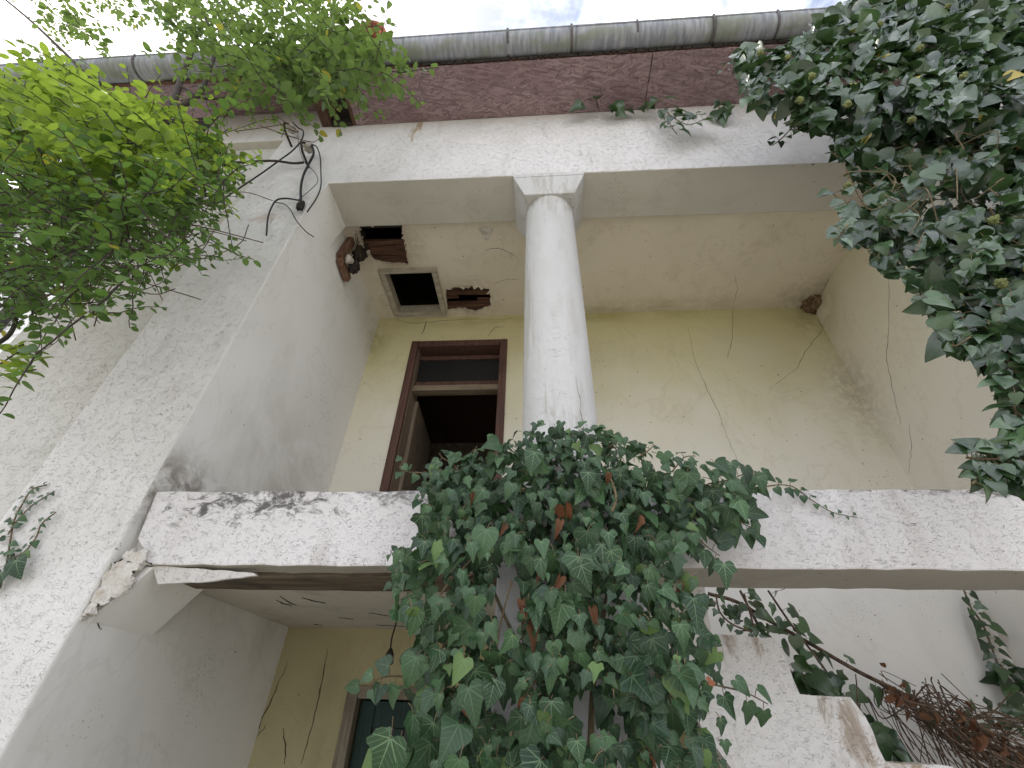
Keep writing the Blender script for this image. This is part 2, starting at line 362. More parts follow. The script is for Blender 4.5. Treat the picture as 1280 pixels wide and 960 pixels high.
def leaf_mat(name, dark, light, vein, vein_amt, rough=.42, transl=.3, yellow=.03, tcol=(.30, .50, .05), brown=.0, spec=.45, young=0.):
    g = G(name)
    rnd = g.math('FRACT', g.math('ADD', g.n('ShaderNodeObjectInfo').outputs['Random'], g.n('ShaderNodeNewGeometry').outputs['Random Per Island']))
    rnd2 = g.math('FRACT', g.math('MULTIPLY', rnd, 37.7))
    uv = g.n('ShaderNodeUVMap', uv_map='leaf').outputs[0]
    sep = g.n('ShaderNodeSeparateXYZ', {0: uv}); x = g.math('ABSOLUTE', sep.outputs[0]); y = sep.outputs[1]
    pos = g.pos()
    col = g.mix(g.math('POWER', rnd, 1.5), dark, light)
    mott = g.ramp(g.noise(pos, 60, 4, .6), .38, .66)
    col = g.mix(g.math('MULTIPLY', mott, .35), col, tuple(min(1, q*1.7+.01) for q in dark))
    if vein_amt > 0:
        vs_ = None
        for th, ww in ((0, .020), (40, .017), (82, .014)):
            c, s_ = math.cos(math.radians(th)), math.sin(math.radians(th))
            d = g.math('ABSOLUTE', g.math('SUBTRACT', g.math('MULTIPLY', x, c), g.math('MULTIPLY', y, s_)))
            al = g.math('ADD', g.math('MULTIPLY', x, s_), g.math('MULTIPLY', y, c))
            w = g.math('MULTIPLY', g.math('SUBTRACT', 1.15, al), ww*1.35)
            q = g.math('MULTIPLY', g.ramp(g.math('DIVIDE', d, w), .35, 1., 1, 0), g.ramp(al, 0., .03))
            vs_ = q if vs_ is None else g.math('MAXIMUM', vs_, q)
        sec = g.math('FRACT', g.math('MULTIPLY', g.math('SUBTRACT', y, g.math('MULTIPLY', x, .8)), 6.5))
        sec = g.ramp(g.math('ABSOLUTE', g.math('SUBTRACT', sec, .5)), .02, .11, .5, 0)
        vs_ = g.math('MAXIMUM', vs_, sec)
        col = g.mix(g.math('MULTIPLY', vs_, g.math('MULTIPLY', g.ramp(rnd2, 0, 1, .35, 1), vein_amt)), col, vein)
    if yellow > 0: col = g.mix(g.math('GREATER_THAN', rnd2, 1-yellow), col, (.42, .33, .04))
    if young > 0: col = g.mix(g.math('MULTIPLY', g.math('GREATER_THAN', rnd2, 1-young), .75), col, (.13, .21, .06))
    if brown > 0: col = g.mix(g.math('LESS_THAN', rnd2, brown), col, (.25, .085, .035))
    rr = g.math('ADD', rough, g.math('MULTIPLY', rnd2, .15))
    b = g.n('ShaderNodeBsdfPrincipled', {'Base Color': col, 'Roughness': rr, 'Specular IOR Level': spec})
    s_ = g.bump(g.noise(pos, 90, 3), .25, .004); g.set(b.inputs['Normal'], s_)
    tr = g.n('ShaderNodeBsdfTranslucent', {'Color': g.mix(.5, col, tcol)})
    mx = g.n('ShaderNodeMixShader', {0: transl, 1: b.outputs[0], 2: tr.outputs[0]})
    g.t.links.new(mx.outputs[0], g.out.inputs['Surface']); return g.m
M_IVY = leaf_mat('ivy_leaf_pale_veined', (.009, .030, .012), (.056, .118, .044), (.24, .36, .19), .55, .40, .10, 0, (.12, .26, .04), .004, .42, .035)
M_IVY2 = leaf_mat('ivy_leaf_glossy_adult', (.010, .030, .011), (.066, .128, .045), (.12, .20, .09), .25, .23, .10, .005, (.16, .30, .05), 0., .8)
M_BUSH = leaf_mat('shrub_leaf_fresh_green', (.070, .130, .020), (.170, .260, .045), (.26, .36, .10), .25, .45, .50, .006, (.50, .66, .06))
M_BUSHLOW = leaf_mat('shrub_leaf_lower_dark_green', (.034, .075, .016), (.115, .190, .040), (.16, .24, .08), .25, .45, .42, .004, (.2, .36, .05))  # darker green for the leaves low in the shrub
M_BUSHHI = leaf_mat('canopy_leaf_dull_green', (.045, .085, .026), (.125, .190, .060), (.2, .3, .1), .2, .45, .40, .012, (.34, .50, .08))
M_BERRY = plain('ivy_flower_head', (.17, .19, .07), .8)
M_STEM = plain('pale_brown_stem', (.14, .105, .060), .85)
M_BARK = plain('dark_branch_bark', (.055, .043, .036), .9)
M_DEAD = plain('dead_vine_brown', (.115, .080, .058), .95, .1, 0, .5, 30)
M_DEADLEAF = leaf_mat('dead_curled_leaf', (.10, .045, .024), (.22, .105, .055), (.3, .2, .1), .2, .8, .1, 0, (.3, .12, .05), 0, .2)

# ------------------------------------------------------------------ the setting
def ground():
    bm = bmesh.new(); bmesh.ops.create_grid(bm, x_segments=40, y_segments=40, size=300)
    for v in bm.verts: v.co.z = -.002
    return tag(finish('ground', bm, M_GROUND), kind='structure', label='unseen ground round the house, made pale to bounce light up')
ground()

# ------------------------------------------------------------------ the house
H = empty('house', (0, 2.2, 0), 'derelict two-storey white rendered house with open loggia and yellow inner walls', 'house')
Y0, Y1, YB = 1.5, 1.845, 2.85           # facade plane, back of the lintel, back wall of the loggia
XA, XR = -1.5, 2.42                     # side walls of the loggia
def pick_front(f): return 0 if f.normal.y < -.6 else (1 if f.normal.z < -.4 else 2)

# the pilasters, the lintel and the frieze are one rendered frame
fr = [(-1.502, 0), (-2.02, 0), (-2.02, 5.325), (-2.80, 5.325), (-2.80, 5.97), (3.7, 5.97), (3.7, 4.9), (2.95, 4.9), (2.95, 0), (XR, 0), (XR, 4.30), (XR-.06, 4.55), (.316, 4.578), (-.152, 4.580), (-1.445, 4.596), (-1.502, 4.33)]
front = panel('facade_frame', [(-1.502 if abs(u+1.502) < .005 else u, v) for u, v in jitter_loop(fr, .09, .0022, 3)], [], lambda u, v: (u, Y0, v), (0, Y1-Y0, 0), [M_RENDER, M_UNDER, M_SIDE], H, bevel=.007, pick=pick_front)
MB().box(-2.80, -2.02, 1.56, 1.80, 0, 5.325).build('front_wall', M_FRONTWALL, H)
for x0, x1 in ((-2.80, -2.55), (3.3, 3.7)):
    MB().prism([(x0, 1.81, 0), (x0, 6, 0), (x0, 6, 8.36), (x0, 1.81, 6.04)], [(x1, 1.81, 0), (x1, 6, 0), (x1, 6, 8.36), (x1, 1.81, 6.04)]).build('end_wall', M_RENDER, H)
MB().box(-2.8, 3.7, 6, 6.25, 0, 5.9).build('rear_wall', M_RENDER, H)
# loggia side walls: real walls with a smooth coat
MB().box(-1.95, XA-.0014, 1.512, YB+.1, 0, 4.66).build('side_wall', M_SIDE, H)
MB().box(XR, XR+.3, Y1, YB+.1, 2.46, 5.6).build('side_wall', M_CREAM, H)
MB().box(XR+.003, XR+.3, Y1, YB+.1, 0, 2.46).build('side_wall', M_LOWWALL, H)
# back wall of the loggia with the doorway, and below it the basement and stairwell wall
DX0, DX1, DZ1 = -1.10, -.31, 4.31
bw = [(XA-.05, 2.27), (.72, 2.27), (.72, 2.46), (XR+.05, 2.46), (XR+.05, 4.668), (XA-.05, 4.668)]
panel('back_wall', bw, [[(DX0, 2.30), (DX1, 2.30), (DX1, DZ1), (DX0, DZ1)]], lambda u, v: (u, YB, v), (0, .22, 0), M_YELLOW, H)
lw = [(XA-.05, 0), (.72, 0), (.72, 2.268), (XA-.05, 2.268)]
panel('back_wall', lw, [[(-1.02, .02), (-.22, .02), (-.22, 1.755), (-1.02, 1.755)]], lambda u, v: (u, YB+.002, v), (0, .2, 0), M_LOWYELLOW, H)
MB().box(.722, XR+.05, YB+.001, YB+.2, 0, 2.458).build('back_wall', M_LOWWALL, H)
# loggia ceiling with the torn holes and the hatch
ZC = 4.652
def pz(px, py, Z=ZC): q = at(px, py, Z=Z); return (q.x, q.y)
hole1 = [pz(*q) for q in [(447, 283), (470, 282), (502, 281), (506, 300), (511, 332), (492, 331), (468, 327), (456, 312), (450, 297)]]
hole1[0] = (hole1[0][0], Y1+.01); hole1[1] = (hole1[1][0], Y1+.01); hole1[2] = (hole1[2][0], Y1+.01)
hole2 = [pz(*q) for q in [(557, 361), (590, 357), (613, 362), (613, 384), (594, 391), (575, 387), (559, 389)]]
HX0, HX1, HY0, HY1 = -1.335, -.845, 2.275, 2.815
hatch = [(HX0+.03, HY0+.03), (HX1-.03, HY0+.03), (HX1-.03, HY1-.03), (HX0+.03, HY1-.03)]
panel('ceiling', [(XA-.05, Y1-.02), (XR+.05, Y1-.02), (XR+.05, YB+.05), (XA-.05, YB+.05)],
      [ragged(hole1, .007, 5, .018), ragged(hole2, .006, 6, .018), hatch], lambda u, v: (u, v, ZC), (0, 0, .028), M_CEIL, H)
# curled rims of broken plaster hanging at the holes
for lp, sd in ((hole1, 21), (hole2, 22)):
    r = random.Random(sd); lp2 = ragged(lp, .012, sd+40, .05)
    cx = sum(q[0] for q in lp2)/len(lp2); cy = sum(q[1] for q in lp2)/len(lp2)
    for i, (x, y) in enumerate(lp2):
        if r.random() < .55: continue
        x2, y2 = lp2[(i+1) % len(lp2)]
        k = r.uniform(.04, .22); d = r.uniform(.004, .022)
        a = Vector((x, y, ZC)); b = Vector((x2, y2, ZC)); c = Vector((x2+(cx-x2)*k, y2+(cy-y2)*k, ZC-d)); e = Vector((x+(cx-x)*k*r.uniform(.4, 1), y+(cy-y)*k, ZC-d*r.uniform(.3, 1)))
        c = c.lerp(e, .5)+Vector((r.uniform(-.01, .01), r.uniform(-.01, .01), 0))
        MB().prism([a, b, c], [q+Vector((0, 0, .009)) for q in (a, b, c)]).build('broken_plaster_rim', M_CEIL, H)
# boards and laths above the torn holes
def board(x0, x1, y0, y1, z0, z1, mat, name, rz=0., ry=0.):
    R = Matrix.Rotation(rz, 3, 'Z') @ Matrix.Rotation(ry, 3, 'Y')
    return MB().box(x0, x1, y0, y1, z0, z1, R, ((x0+x1)/2, (y0+y1)/2, (z0+z1)/2)).build(name, mat, H, bevel=.003)
board(-1.50, -.90, 2.03, 2.17, ZC+.032, ZC+.055, M_LATH, 'ceiling_board', .03)
board(-1.50, -.90, 2.18, 2.32, ZC+.033, ZC+.056, M_LATH, 'ceiling_board', -.02)
board(-1.45, -1.0, 1.88, 1.93, ZC+.05, ZC+.10, M_DARKWOOD, 'ceiling_board', .02)
r = random.Random(4)
for i in range(9):
    y = 2.475+i*.037
    x0, x1 = (-.86, -.38) if i not in (4, 5) else ((-.86, -.70) if i == 4 else (-.55, -.38))
    board(x0+r.uniform(-.02, .02), x1+r.uniform(-.02, .02), y, y+.033, ZC+.030+r.uniform(0, .008), ZC+.042+r.uniform(0, .006), M_LATH, 'lath', r.uniform(-.03, .03), r.uniform(-.02, .03))
# hatch frame
hf = empty('ceiling_hatch_frame', (0, 0, 0)); hf.parent = H; hf.location = -H.location
for (a, b, c, d) in ((HX0, HX1, HY0, HY0+.045), (HX0, HX1, HY1-.045, HY1), (HX0, HX0+.045, HY0+.046, HY1-.046), (HX1-.045, HX1, HY0+.046, HY1-.046)):
    MB().box(a, b, c, d, ZC-.022, ZC+.09).build('frame_board', M_HATCH, hf, bevel=.004)
for (a, b, c, d) in ((HX0-.075, HX0-.008, HY0+.02, HY0+.27), (HX0-.07, HX0-.008, HY0+.28, HY0+.40), (HX0-.06, HX0-.01, HY0+.41, HY1)):
    MB().box(a, b, c, d, ZC-.010, ZC+.006).build('loose_plaster_slab', M_CEIL, hf, bevel=.003)
# attic above: closed and dark
MB().box(-2.5, 3.3, YB+.30, YB+.36, 4.7, 6.9).build('attic_partition', M_DARKWOOD, H)

# floor beam, floor slab, timber lintel
bm_pts = [(-1.497, 2.335), (-1.470, 2.150), (-1.425, 2.115), (-1.395, 2.062), (.3, 2.064), (3.2, 2.066), (3.2, 2.335)]
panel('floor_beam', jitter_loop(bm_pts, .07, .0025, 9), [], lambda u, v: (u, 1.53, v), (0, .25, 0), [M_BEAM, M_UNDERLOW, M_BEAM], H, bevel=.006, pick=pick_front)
MB().box(-1.503, -1.30, 1.572, 1.79, 2.05, 2.31).build('beam_bearing', M_SIDE, H, bevel=.006)
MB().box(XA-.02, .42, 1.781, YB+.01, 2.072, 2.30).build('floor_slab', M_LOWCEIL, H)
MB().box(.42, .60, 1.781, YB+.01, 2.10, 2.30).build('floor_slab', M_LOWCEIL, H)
panel('timber_lintel', jitter_loop([(-1.46, 1.622), (.05, 1.615), (.05, 1.812), (-1.46, 1.812)], .06, .006, 12), [], lambda u, v: (u, v, 2.046), (0, 0, .10), M_TIMBER, H, bevel=.003)
# slab of render hanging loose under the beam end
q = [(-1.372, 2.062), (-1.345, 2.008), (-1.20, 2.014), (-.99, 2.036), (-1.0, 2.044), (-1.30, 2.0605)]
panel('hanging_render_slab', ragged(q, .002, 14, .03), [], lambda u, v: (u, 1.545+(2.062-v)*.5, v), (0, .02, .003), M_BEAM, H, bevel=.002)
# lower haunch with its broken front
hq = [(XA-.01, 1.885), (-1.375, 2.060), (XA-.01, 2.060)]
panel('haunch', [(XA-.01, 1.872), (-1.365, 2.06), (XA-.01, 2.06)], [], lambda u, v: (u, 1.545, v), (0, .30, 0), M_SIDE, H, bevel=.004)
def lump(name, c, rad, seed, mat, parent, amp=.35, flat=(1, 1, 1), sub=4, fr=3.):
    bm = bmesh.new(); bmesh.ops.create_icosphere(bm, subdivisions=sub, radius=1)
    for v in bm.verts:
        n = mnoise.fractal(v.co*fr*.5+Vector((seed*3.7, seed, 0)), .7, 2.1, 5)
        v.co *= 1+amp*n
        v.co = Vector((v.co.x*rad[0]*flat[0], v.co.y*rad[1]*flat[1], v.co.z*rad[2]*flat[2]))+Vector(c)
    return finish(name, bm, mat, parent, smooth=True)
def rough_patch(name, quad, nx, ny, amp, seed, mat, parent):
    """a torn face of bare plaster between four corners"""
    A_, B_, C_, D_ = [Vector(q) for q in quad]; nrm = (B_-A_).cross(D_-A_).normalized()
    if nrm.y > 0: nrm = -nrm
    bm = bmesh.new(); vv = []
    for j in range(ny+1):
        row = []
        for i in range(nx+1):
            u, v = i/nx, j/ny; p = A_.lerp(B_, u).lerp(D_.lerp(C_, u), v)
            edge = min(u, 1-u, v, 1-v)*2
            d = mnoise.fractal(p*26+Vector((seed, 0, 0)), .8, 2., 4)*amp + (mnoise.cell(p*34+Vector((seed, 3, 1)))-.5)*amp*.5
            p = p+nrm*(d+.002)
            if edge < .01: p += Vector((mnoise.noise(p*60), mnoise.noise(p*50+Vector((5, 0, 0))), mnoise.noise(p*55+Vector((0, 5, 0)))))*.008
            row.append(bm.verts.new(p))
        vv.append(row)
    for j in range(ny):
        for i in range(nx): bm.faces.new((vv[j][i], vv[j][i+1], vv[j+1][i+1], vv[j+1][i]))
    bmesh.ops.recalc_face_normals(bm, faces=bm.faces)
    o = finish(name, bm, mat, parent); md = o.modifiers.new('thick', 'SOLIDIFY'); md.thickness = .02; md.offset = -1 if True else 1
    return o
rough_patch('broken_render_patch', [(-1.501, 1.528, 2.066), (-1.385, 1.535, 2.070), (-1.425, 1.538, 1.985), (-1.499, 1.528, 1.885)], 26, 26, .0055, 2, M_BROKEN, H)
rough_patch('broken_render_patch', [(-1.470, 1.533, 2.105), (-1.40, 1.533, 2.10), (-1.39, 1.532, 2.058), (-1.475, 1.533, 2.060)], 16, 10, .005, 9, M_BROKEN, H)
# column: round shaft with flared capital, square pillar below
CO = empty('column', (.085, 1.685, 2.32)); CO.parent = H; CO.location = Vector((.085, 1.685, 2.32))-H.location
bm = bmesh.new(); rings = []; NS = 56
prof = [(2.30, .165), (2.6, .165), (3.0, .1655), (3.4, .1645), (3.8, .162), (4.1, .159), (4.372, .157)]
for z, rad in prof:
    rings.append([bm.verts.new((.085+rad*math.cos(2*math.pi*k/NS), 1.688+rad*math.sin(2*math.pi*k/NS), z)) for k in range(NS)])
for a, b in zip(rings, rings[1:]):
    for k in range(NS): bm.faces.new((a[k], a[(k+1) % NS], b[(k+1) % NS], b[k]))
finish('shaft', bm, M_COLUMN, CO, smooth=True)
t = [(-.152, Y0-.004, 4.60), (.316, Y0-.004, 4.60), (.316, 1.88, 4.60), (-.152, 1.88, 4.60)]
t1 = [(x, y, 4.545) for x, y, z in t]
b = [(-.076, 1.522, 4.368), (.246, 1.522, 4.368), (.246, 1.854, 4.368), (-.076, 1.854, 4.368)]
MB().prism(b, t1).build('capital', M_COLUMN, CO, bevel=.004)
MB().box(-.153, .317, Y0-.005, 1.88, 4.547, 4.586).build('abacus', M_COLUMN, CO, bevel=.003)
MB().box(-.15, .312, 1.50, 1.82, 0, 2.064).build('pillar', M_COLUMN, H, bevel=.008)

# eaves: strand-board soffit, exposed rafter, raked board, fascia, gutter, roof
seam = at(811, 100, Z=5.51).x
for x0, x1, dz in ((-1.46, seam-.003, 0), (seam+.003, 3.9, .004)):
    o = [(x0, 1.128), (x1, 1.128), (x1, 1.497), (x0, 1.497)]
    panel('soffit_panel', jitter_loop(o, .05, .0016, int(x1*10)), [], lambda u, v: (u, v, 5.512+dz), (0, 0, .014), M_OSB, H)
o = [(-4.7, 1.11), (-1.80, 1.11), (-1.80, 1.498), (-4.7, 1.498)]
panel('soffit_panel', jitter_loop(o, .06, .002, 77), [], lambda u, v: (u, v, 5.575+(v-1.11)*.74), (0, 0, .014), M_OSB, H)
MB().box(-1.752, -1.665, 1.15, 1.497, 5.514, 5.60).build('rafter', M_RAFTER, H, bevel=.004)
MB().box(-1.648, -1.618, 1.20, 1.496, 5.545, 5.60).build('rafter', M_RAFTER, H, bevel=.003)
MB().box(-1.664, -1.493, 1.470, 1.494, 5.50, 5.66).build('gap_shade_board', M_DARKWOOD, H)  # dark boards added so the open gap's shade sits in their colour
MB().box(-1.664, -1.493, 1.15, 1.47, 5.60, 5.62).build('gap_shade_board', M_DARKWOOD, H)
MB().box(-1.492, -1.464, 1.14, 1.496, 5.513, 5.60).build('rafter', M_RAFTER, H, bevel=.003)
for x in np.arange(-4.6, 3.9, .62):
    MB().prism([(x, 1.09, 5.60), (x+.08, 1.09, 5.60), (x+.08, 1.5, 5.92), (x, 1.5, 5.92)], [(x, 1.09, 5.68), (x+.08, 1.09, 5.68), (x+.08, 1.5, 6.0), (x, 1.5, 6.0)]).build('rafter', M_RAFTER, H)
for x0, x1, z0 in ((-4.7, -2.9, 5.565), (-2.89, -.62, 5.545), (-.61, 1.55, 5.535), (1.56, 3.9, 5.54)):
    MB().box(x0, x1, 1.122, 1.146, z0, z0+.10).build('fascia_board', M_RAFTER, H, bevel=.003)
# ragged felt edge over the fascia
mb = MB(); r = random.Random(5); x = -.9
while x < 3.6:
    w = r.uniform(.02, .07); mb.box(x, x+w, 1.108, 1.119, 5.52+r.uniform(0, .012), 5.60); x += w+r.uniform(.0, .025)
mb.build('torn_felt_edge', M_NDARK, H)
GU = empty('gutter', (0, 1.05, 5.6)); GU.parent = H; GU.location = Vector((0, 1.05, 5.6))-H.location
GX = [-4.75, -3.42, -2.25, -.95, .30, 1.28, 2.25, 3.95]; GY, GZ, GR = 1.055, 5.628, .083
r = random.Random(8); sag = {}
for x in GX: sag[x] = r.uniform(-.006, .006)
for i in range(len(GX)-1):
    bm = bmesh.new(); rows = []
    n = 12
    for j in range(n+1):
        t = j/n; x = GX[i]+(GX[i+1]-GX[i])*t+(.0 if j else .0); dz = sag[GX[i]]*(1-t)+sag[GX[i+1]]*t-.006*math.sin(math.pi*t); row = []
        for k in range(19):
            an = math.pi+math.pi*k/18; rad = GR+(.0015 if i % 2 else 0)
            row.append(bm.verts.new((x, GY+rad*math.cos(an), GZ+dz+rad*math.sin(an))))
        rows.append(row)
    for a, b2 in zip(rows, rows[1:]):
        for k in range(18): bm.faces.new((a[k], a[k+1], b2[k+1], b2[k]))
    so = finish('gutter_length', bm, M_GUTTER, GU, smooth=True)
    md = so.modifiers.new('thick', 'SOLIDIFY'); md.thickness = .002; md.offset = 1
    MB().tube([(GX[i]+(GX[i+1]-GX[i])*j/8, GY-GR-.003, GZ+.002+sag[GX[i]]*(1-j/8)+sag[GX[i+1]]*j/8) for j in range(9)], .008, 8).build('rolled_lip', M_GUTTER, GU, smooth=True)
def strap(x, w, bulge=.0065):
    bm = bmesh.new(); rows = []
    for dx in (-w/2, w/2):
        rows.append([bm.verts.new((x+dx, GY+(GR+bulge)*math.cos(math.pi+math.pi*k/18), GZ+(GR+bulge)*math.sin(math.pi+math.pi*k/18))) for k in range(19)])
        rows[-1].insert(0, bm.verts.new((x+dx, GY-GR-.013, GZ+.012))); rows[-1].append(bm.verts.new((x+dx, GY+GR-.004, GZ+.07)))
    for k in range(20): bm.faces.new((rows[0][k], rows[0][k+1], rows[1][k+1], rows[1][k]))
    so = finish('gutter_strap', bm, M_STRAP, GU); md = so.modifiers.new('thick', 'SOLIDIFY'); md.thickness = .004; md.offset = 1
for x in [at(px, 48, Z=5.62).x for px in (-60, 154, 330, 635, 714, 794, 886, 962, 1060, 1180)]: strap(x, .017)
# roof: boarding slab and a covering of barrel tiles at the eave, hip tile standing above the gutter
MB().prism([(-4.8, 1.10, 5.68), (4.0, 1.10, 5.68), (4.0, 6.4, 8.6), (-4.8, 6.4, 8.6)], [(-4.8, 1.10, 5.72), (4.0, 1.10, 5.72), (4.0, 6.4, 8.64), (-4.8, 6.4, 8.64)]).build('roof', M_DARKWOOD, H)
roof = [c for c in H.children if c.name.startswith('roof')][0]
MB().box(-2.8, 3.7, 6.26, 6.3, 5.9, 8.6).build('rear_gable', M_RENDER, H)
def barrel(c, rad, length, thick, tilt, mat, parent, name='roof_tile', seg=14, span=math.pi*1.1):
    bm = bmesh.new(); R = Matrix.Rotation(tilt, 3, 'X'); ring = {}
    for j, yy in enumerate((0, length)):
        for s_, rr in enumerate((rad*(1-.12*j), rad*(1-.12*j)-thick)):
            for k in range(seg+1):
                an = -(span-math.pi)/2+span*k/seg
                ring[j, s_, k] = bm.verts.new(R @ Vector((rr*math.cos(an), yy, rr*math.sin(an)))+Vector(c))
    for k in range(seg):
        bm.faces.new((ring[0,0,k], ring[0,0,k+1], ring[1,0,k+1], ring[1,0,k]))
        bm.faces.new((ring[0,1,k+1], ring[0,1,k], ring[1,1,k], ring[1,1,k+1]))
        bm.faces.new((ring[0,0,k+1], ring[0,0,k], ring[0,1,k], ring[0,1,k+1]))
        bm.faces.new((ring[1,0,k], ring[1,0,k+1], ring[1,1,k+1], ring[1,1,k]))
    for k in (0, seg): bm.faces.new((ring[0,0,k], ring[0,1,k], ring[1,1,k], ring[1,0,k]))
    return finish(name, bm, mat, parent, smooth=True)
tl = math.atan2(2.91, 5.38)
tile0 = None
for i, x in enumerate(np.arange(-4.7, 3.9, .21)):
    if tile0 is None:
        tile0 = barrel((0, 0, 0), .085, .42, .014, tl, M_TILE, roof); tm = tile0.data
        tile0.location = Vector((x, 1.16, 5.775))-off(roof)
    else:
        o = bpy.data.objects.new('roof_tile', tm); COL.objects.link(o); o.parent = roof; o.location = Vector((x, 1.16+rng.uniform(-.01, .015), 5.775))-off(roof)
hx = at(466, 40, Y=.99).x
barrel((hx, .985, 5.83), .125, .45, .02, tl+.05, M_TILE, roof, 'hip_tile')
barrel((hx+.01, 1.00, 5.80), .10, .45, .02, tl-.05, M_TILE, roof, 'hip_tile')
lump('mortar_bed', (hx, 1.06, 5.84), (.095, .05, .09), 4, plain('red_mortar', (.33, .14, .10), .95), roof, .3)

# upper door: casing, jambs, transom, dark room behind
D = empty('door', (0, 0, 0)); D.parent = H; D.location = Vector((-.7, 2.85, 2.3))-H.location
CW = .062
MB().box(DX0-CW+.03, DX0+.03, YB-.018, YB+.02, 2.30, DZ1+.03).build('casing', M_CASING, D, bevel=.004)
MB().box(DX1-.03, DX1+CW-.03, YB-.018, YB+.02, 2.30, DZ1+.03).build('casing', M_CASING, D, bevel=.004)
MB().box(DX0+.032, DX1-.032, YB-.017, YB+.02, DZ1-.035, DZ1+.029).build('casing', M_CASING, D, bevel=.004)
MB().box(DX0, DX0+.032, YB+.021, YB+.23, 2.30, DZ1).build('jamb', M_JAMB, D, bevel=.003)
MB().box(DX1-.032, DX1, YB+.021, YB+.23, 2.30, DZ1).build('jamb', M_CASING, D, bevel=.003)
MB().box(DX0+.033, DX1-.033, YB+.021, YB+.23, DZ1-.032, DZ1).build('head_jamb', M_CASING, D, bevel=.003)
tz = 3.90
MB().box(DX0+.033, DX1-.033, YB+.06, YB+.14, tz-.055, tz).build('transom', M_RAIL, D, bevel=.004)
for z in (tz+.012, tz+.30): MB().box(DX0+.034, DX1-.034, YB+.08, YB+.12, z, z+.04).build('transom_rail', M_CASING, D, bevel=.003)
MB().box(DX0+.04, DX1-.04, YB+.097, YB+.101, tz+.05, tz+.31).build('transom_glass', M_GLASS, D)
leafR = Matrix.Rotation(math.radians(93), 3, 'Z')
dl = MB().box(DX0+.04, DX0+.72, YB+.16, YB+.195, 2.31, tz-.08, leafR, (DX0+.04, YB+.18, 0)).build('door_leaf', M_JAMB, D, bevel=.003)
# rooms behind
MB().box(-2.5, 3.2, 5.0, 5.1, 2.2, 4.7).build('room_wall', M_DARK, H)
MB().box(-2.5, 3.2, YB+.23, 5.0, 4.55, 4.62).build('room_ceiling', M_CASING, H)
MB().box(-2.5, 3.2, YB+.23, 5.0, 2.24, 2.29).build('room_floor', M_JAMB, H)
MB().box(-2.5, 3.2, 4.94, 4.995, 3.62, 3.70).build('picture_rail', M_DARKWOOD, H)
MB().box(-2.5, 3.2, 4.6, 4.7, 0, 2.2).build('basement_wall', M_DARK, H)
# basement door
B = empty('basement_door', (0, 0, 0)); B.parent = H; B.location = Vector((-.6, 2.85, 0))-H.location
LX0, LX1, LZ = -1.02, -.22, 1.755
MB().box(LX0-.045, LX0+.015, YB-.012, YB+.05, 0, LZ+.045).build('casing', M_TAUPEFRAME, B, bevel=.004)
MB().box(LX1-.015, LX1+.045, YB-.012, YB+.05, 0, LZ+.045).build('casing', M_TAUPEFRAME, B, bevel=.004)
MB().box(LX0+.016, LX1-.016, YB-.011, YB+.05, LZ-.015, LZ+.044).build('casing', M_TAUPEFRAME, B, bevel=.004)
BL = empty('door_leaf', (0, 0, 0)); BL.parent = B; BL.location = (0, 0, 0)
def gb(x0, x1, z0, z1, y0=YB+.06, y1=YB+.10, name='door_board', m=M_GREEN): return MB().box(x0, x1, y0, y1, z0, z1).build(name, m, BL, bevel=.003)
gb(LX0+.02, LX0+.10, .03, LZ-.02); gb(LX1-.10, LX1-.02, .03, LZ-.02); gb(LX0+.101, LX1-.101, 1.62, LZ-.02); gb(LX0+.101, LX1-.101, .03, .9)
for z in (1.14, 1.38): gb(LX0+.101, LX1-.101, z, z+.07, YB+.065, YB+.095)
for x in (-.80, -.64, -.48): gb(x, x+.05, .901, 1.619, YB+.066, YB+.094)
gb(LX0+.09, LX1-.09, .89, 1.63, YB+.078, YB+.081, 'door_glass', M_GLASS)
# cracks, dry roots: thin real fissures a millimetre proud of the plaster
def fissure(pxs, plane, w, parent, mat=M_CRACK, name='crack', seed=0, jit=.006, sub=7, nrm=None):
    r = random.Random(seed); pts = [at(px, py, **plane) for px, py in pxs]; ax = 'XYZ'.index(list(plane)[0])
    P = []
    for a, b in zip(pts, pts[1:]):
        for k in range(sub):
            q = a.lerp(b, k/sub)
            if k: q = q+Vector([0 if i == ax else r.uniform(-jit, jit) for i in range(3)])
            P.append(q)
    P.append(pts[-1]); n = len(P); mb = MB()
    rad = [max(.0005, .62*w*(.35+.65*math.sin(math.pi*min(1, max(0, (i+.6)/n))))*r.uniform(.6, 1.3)) for i in range(n)]
    return mb.tube(P, rad, 4).build(name, mat, parent)
PB, PR, PL = dict(Y=YB-.0005), dict(X=XR-.0005), dict(X=XA-.0015)
fissure([(860, 408), (868, 450), (882, 482), (897, 512), (908, 545), (931, 596)], PB, .0022, H, seed=1)
fissure([(916, 383), (915, 425), (909, 448)], PB, .0032, H, seed=2)
fissure([(1018, 384), (1028, 412), (1006, 440), (998, 458), (962, 486)], PB, .0032, H, seed=3)
fissure([(838, 380), (880, 384), (916, 384), (960, 379)], dict(Y=YB-.001), .0028, H, seed=30)
fissure([(918, 342), (922, 362), (916, 383)], dict(Z=ZC+.0005), .0025, H, seed=4)
fissure([(1060, 308), (1038, 345), (1020, 381)], dict(X=XR-.001), .0030, H, seed=5)
fissure([(1111, 340), (1111, 410), (1108, 450), (1119, 500), (1126, 530)], PR, .0024, H, seed=6)
fissure([(1136, 530), (1139, 562), (1136, 592)], PR, .0018, H, seed=7)
fissure([(606, 312), (625, 310), (638, 316), (648, 322)], dict(Z=ZC+.0005), .004, H, seed=8)
fissure([(615, 356), (630, 350), (652, 348)], dict(Z=ZC+.0005), .003, H, seed=9)
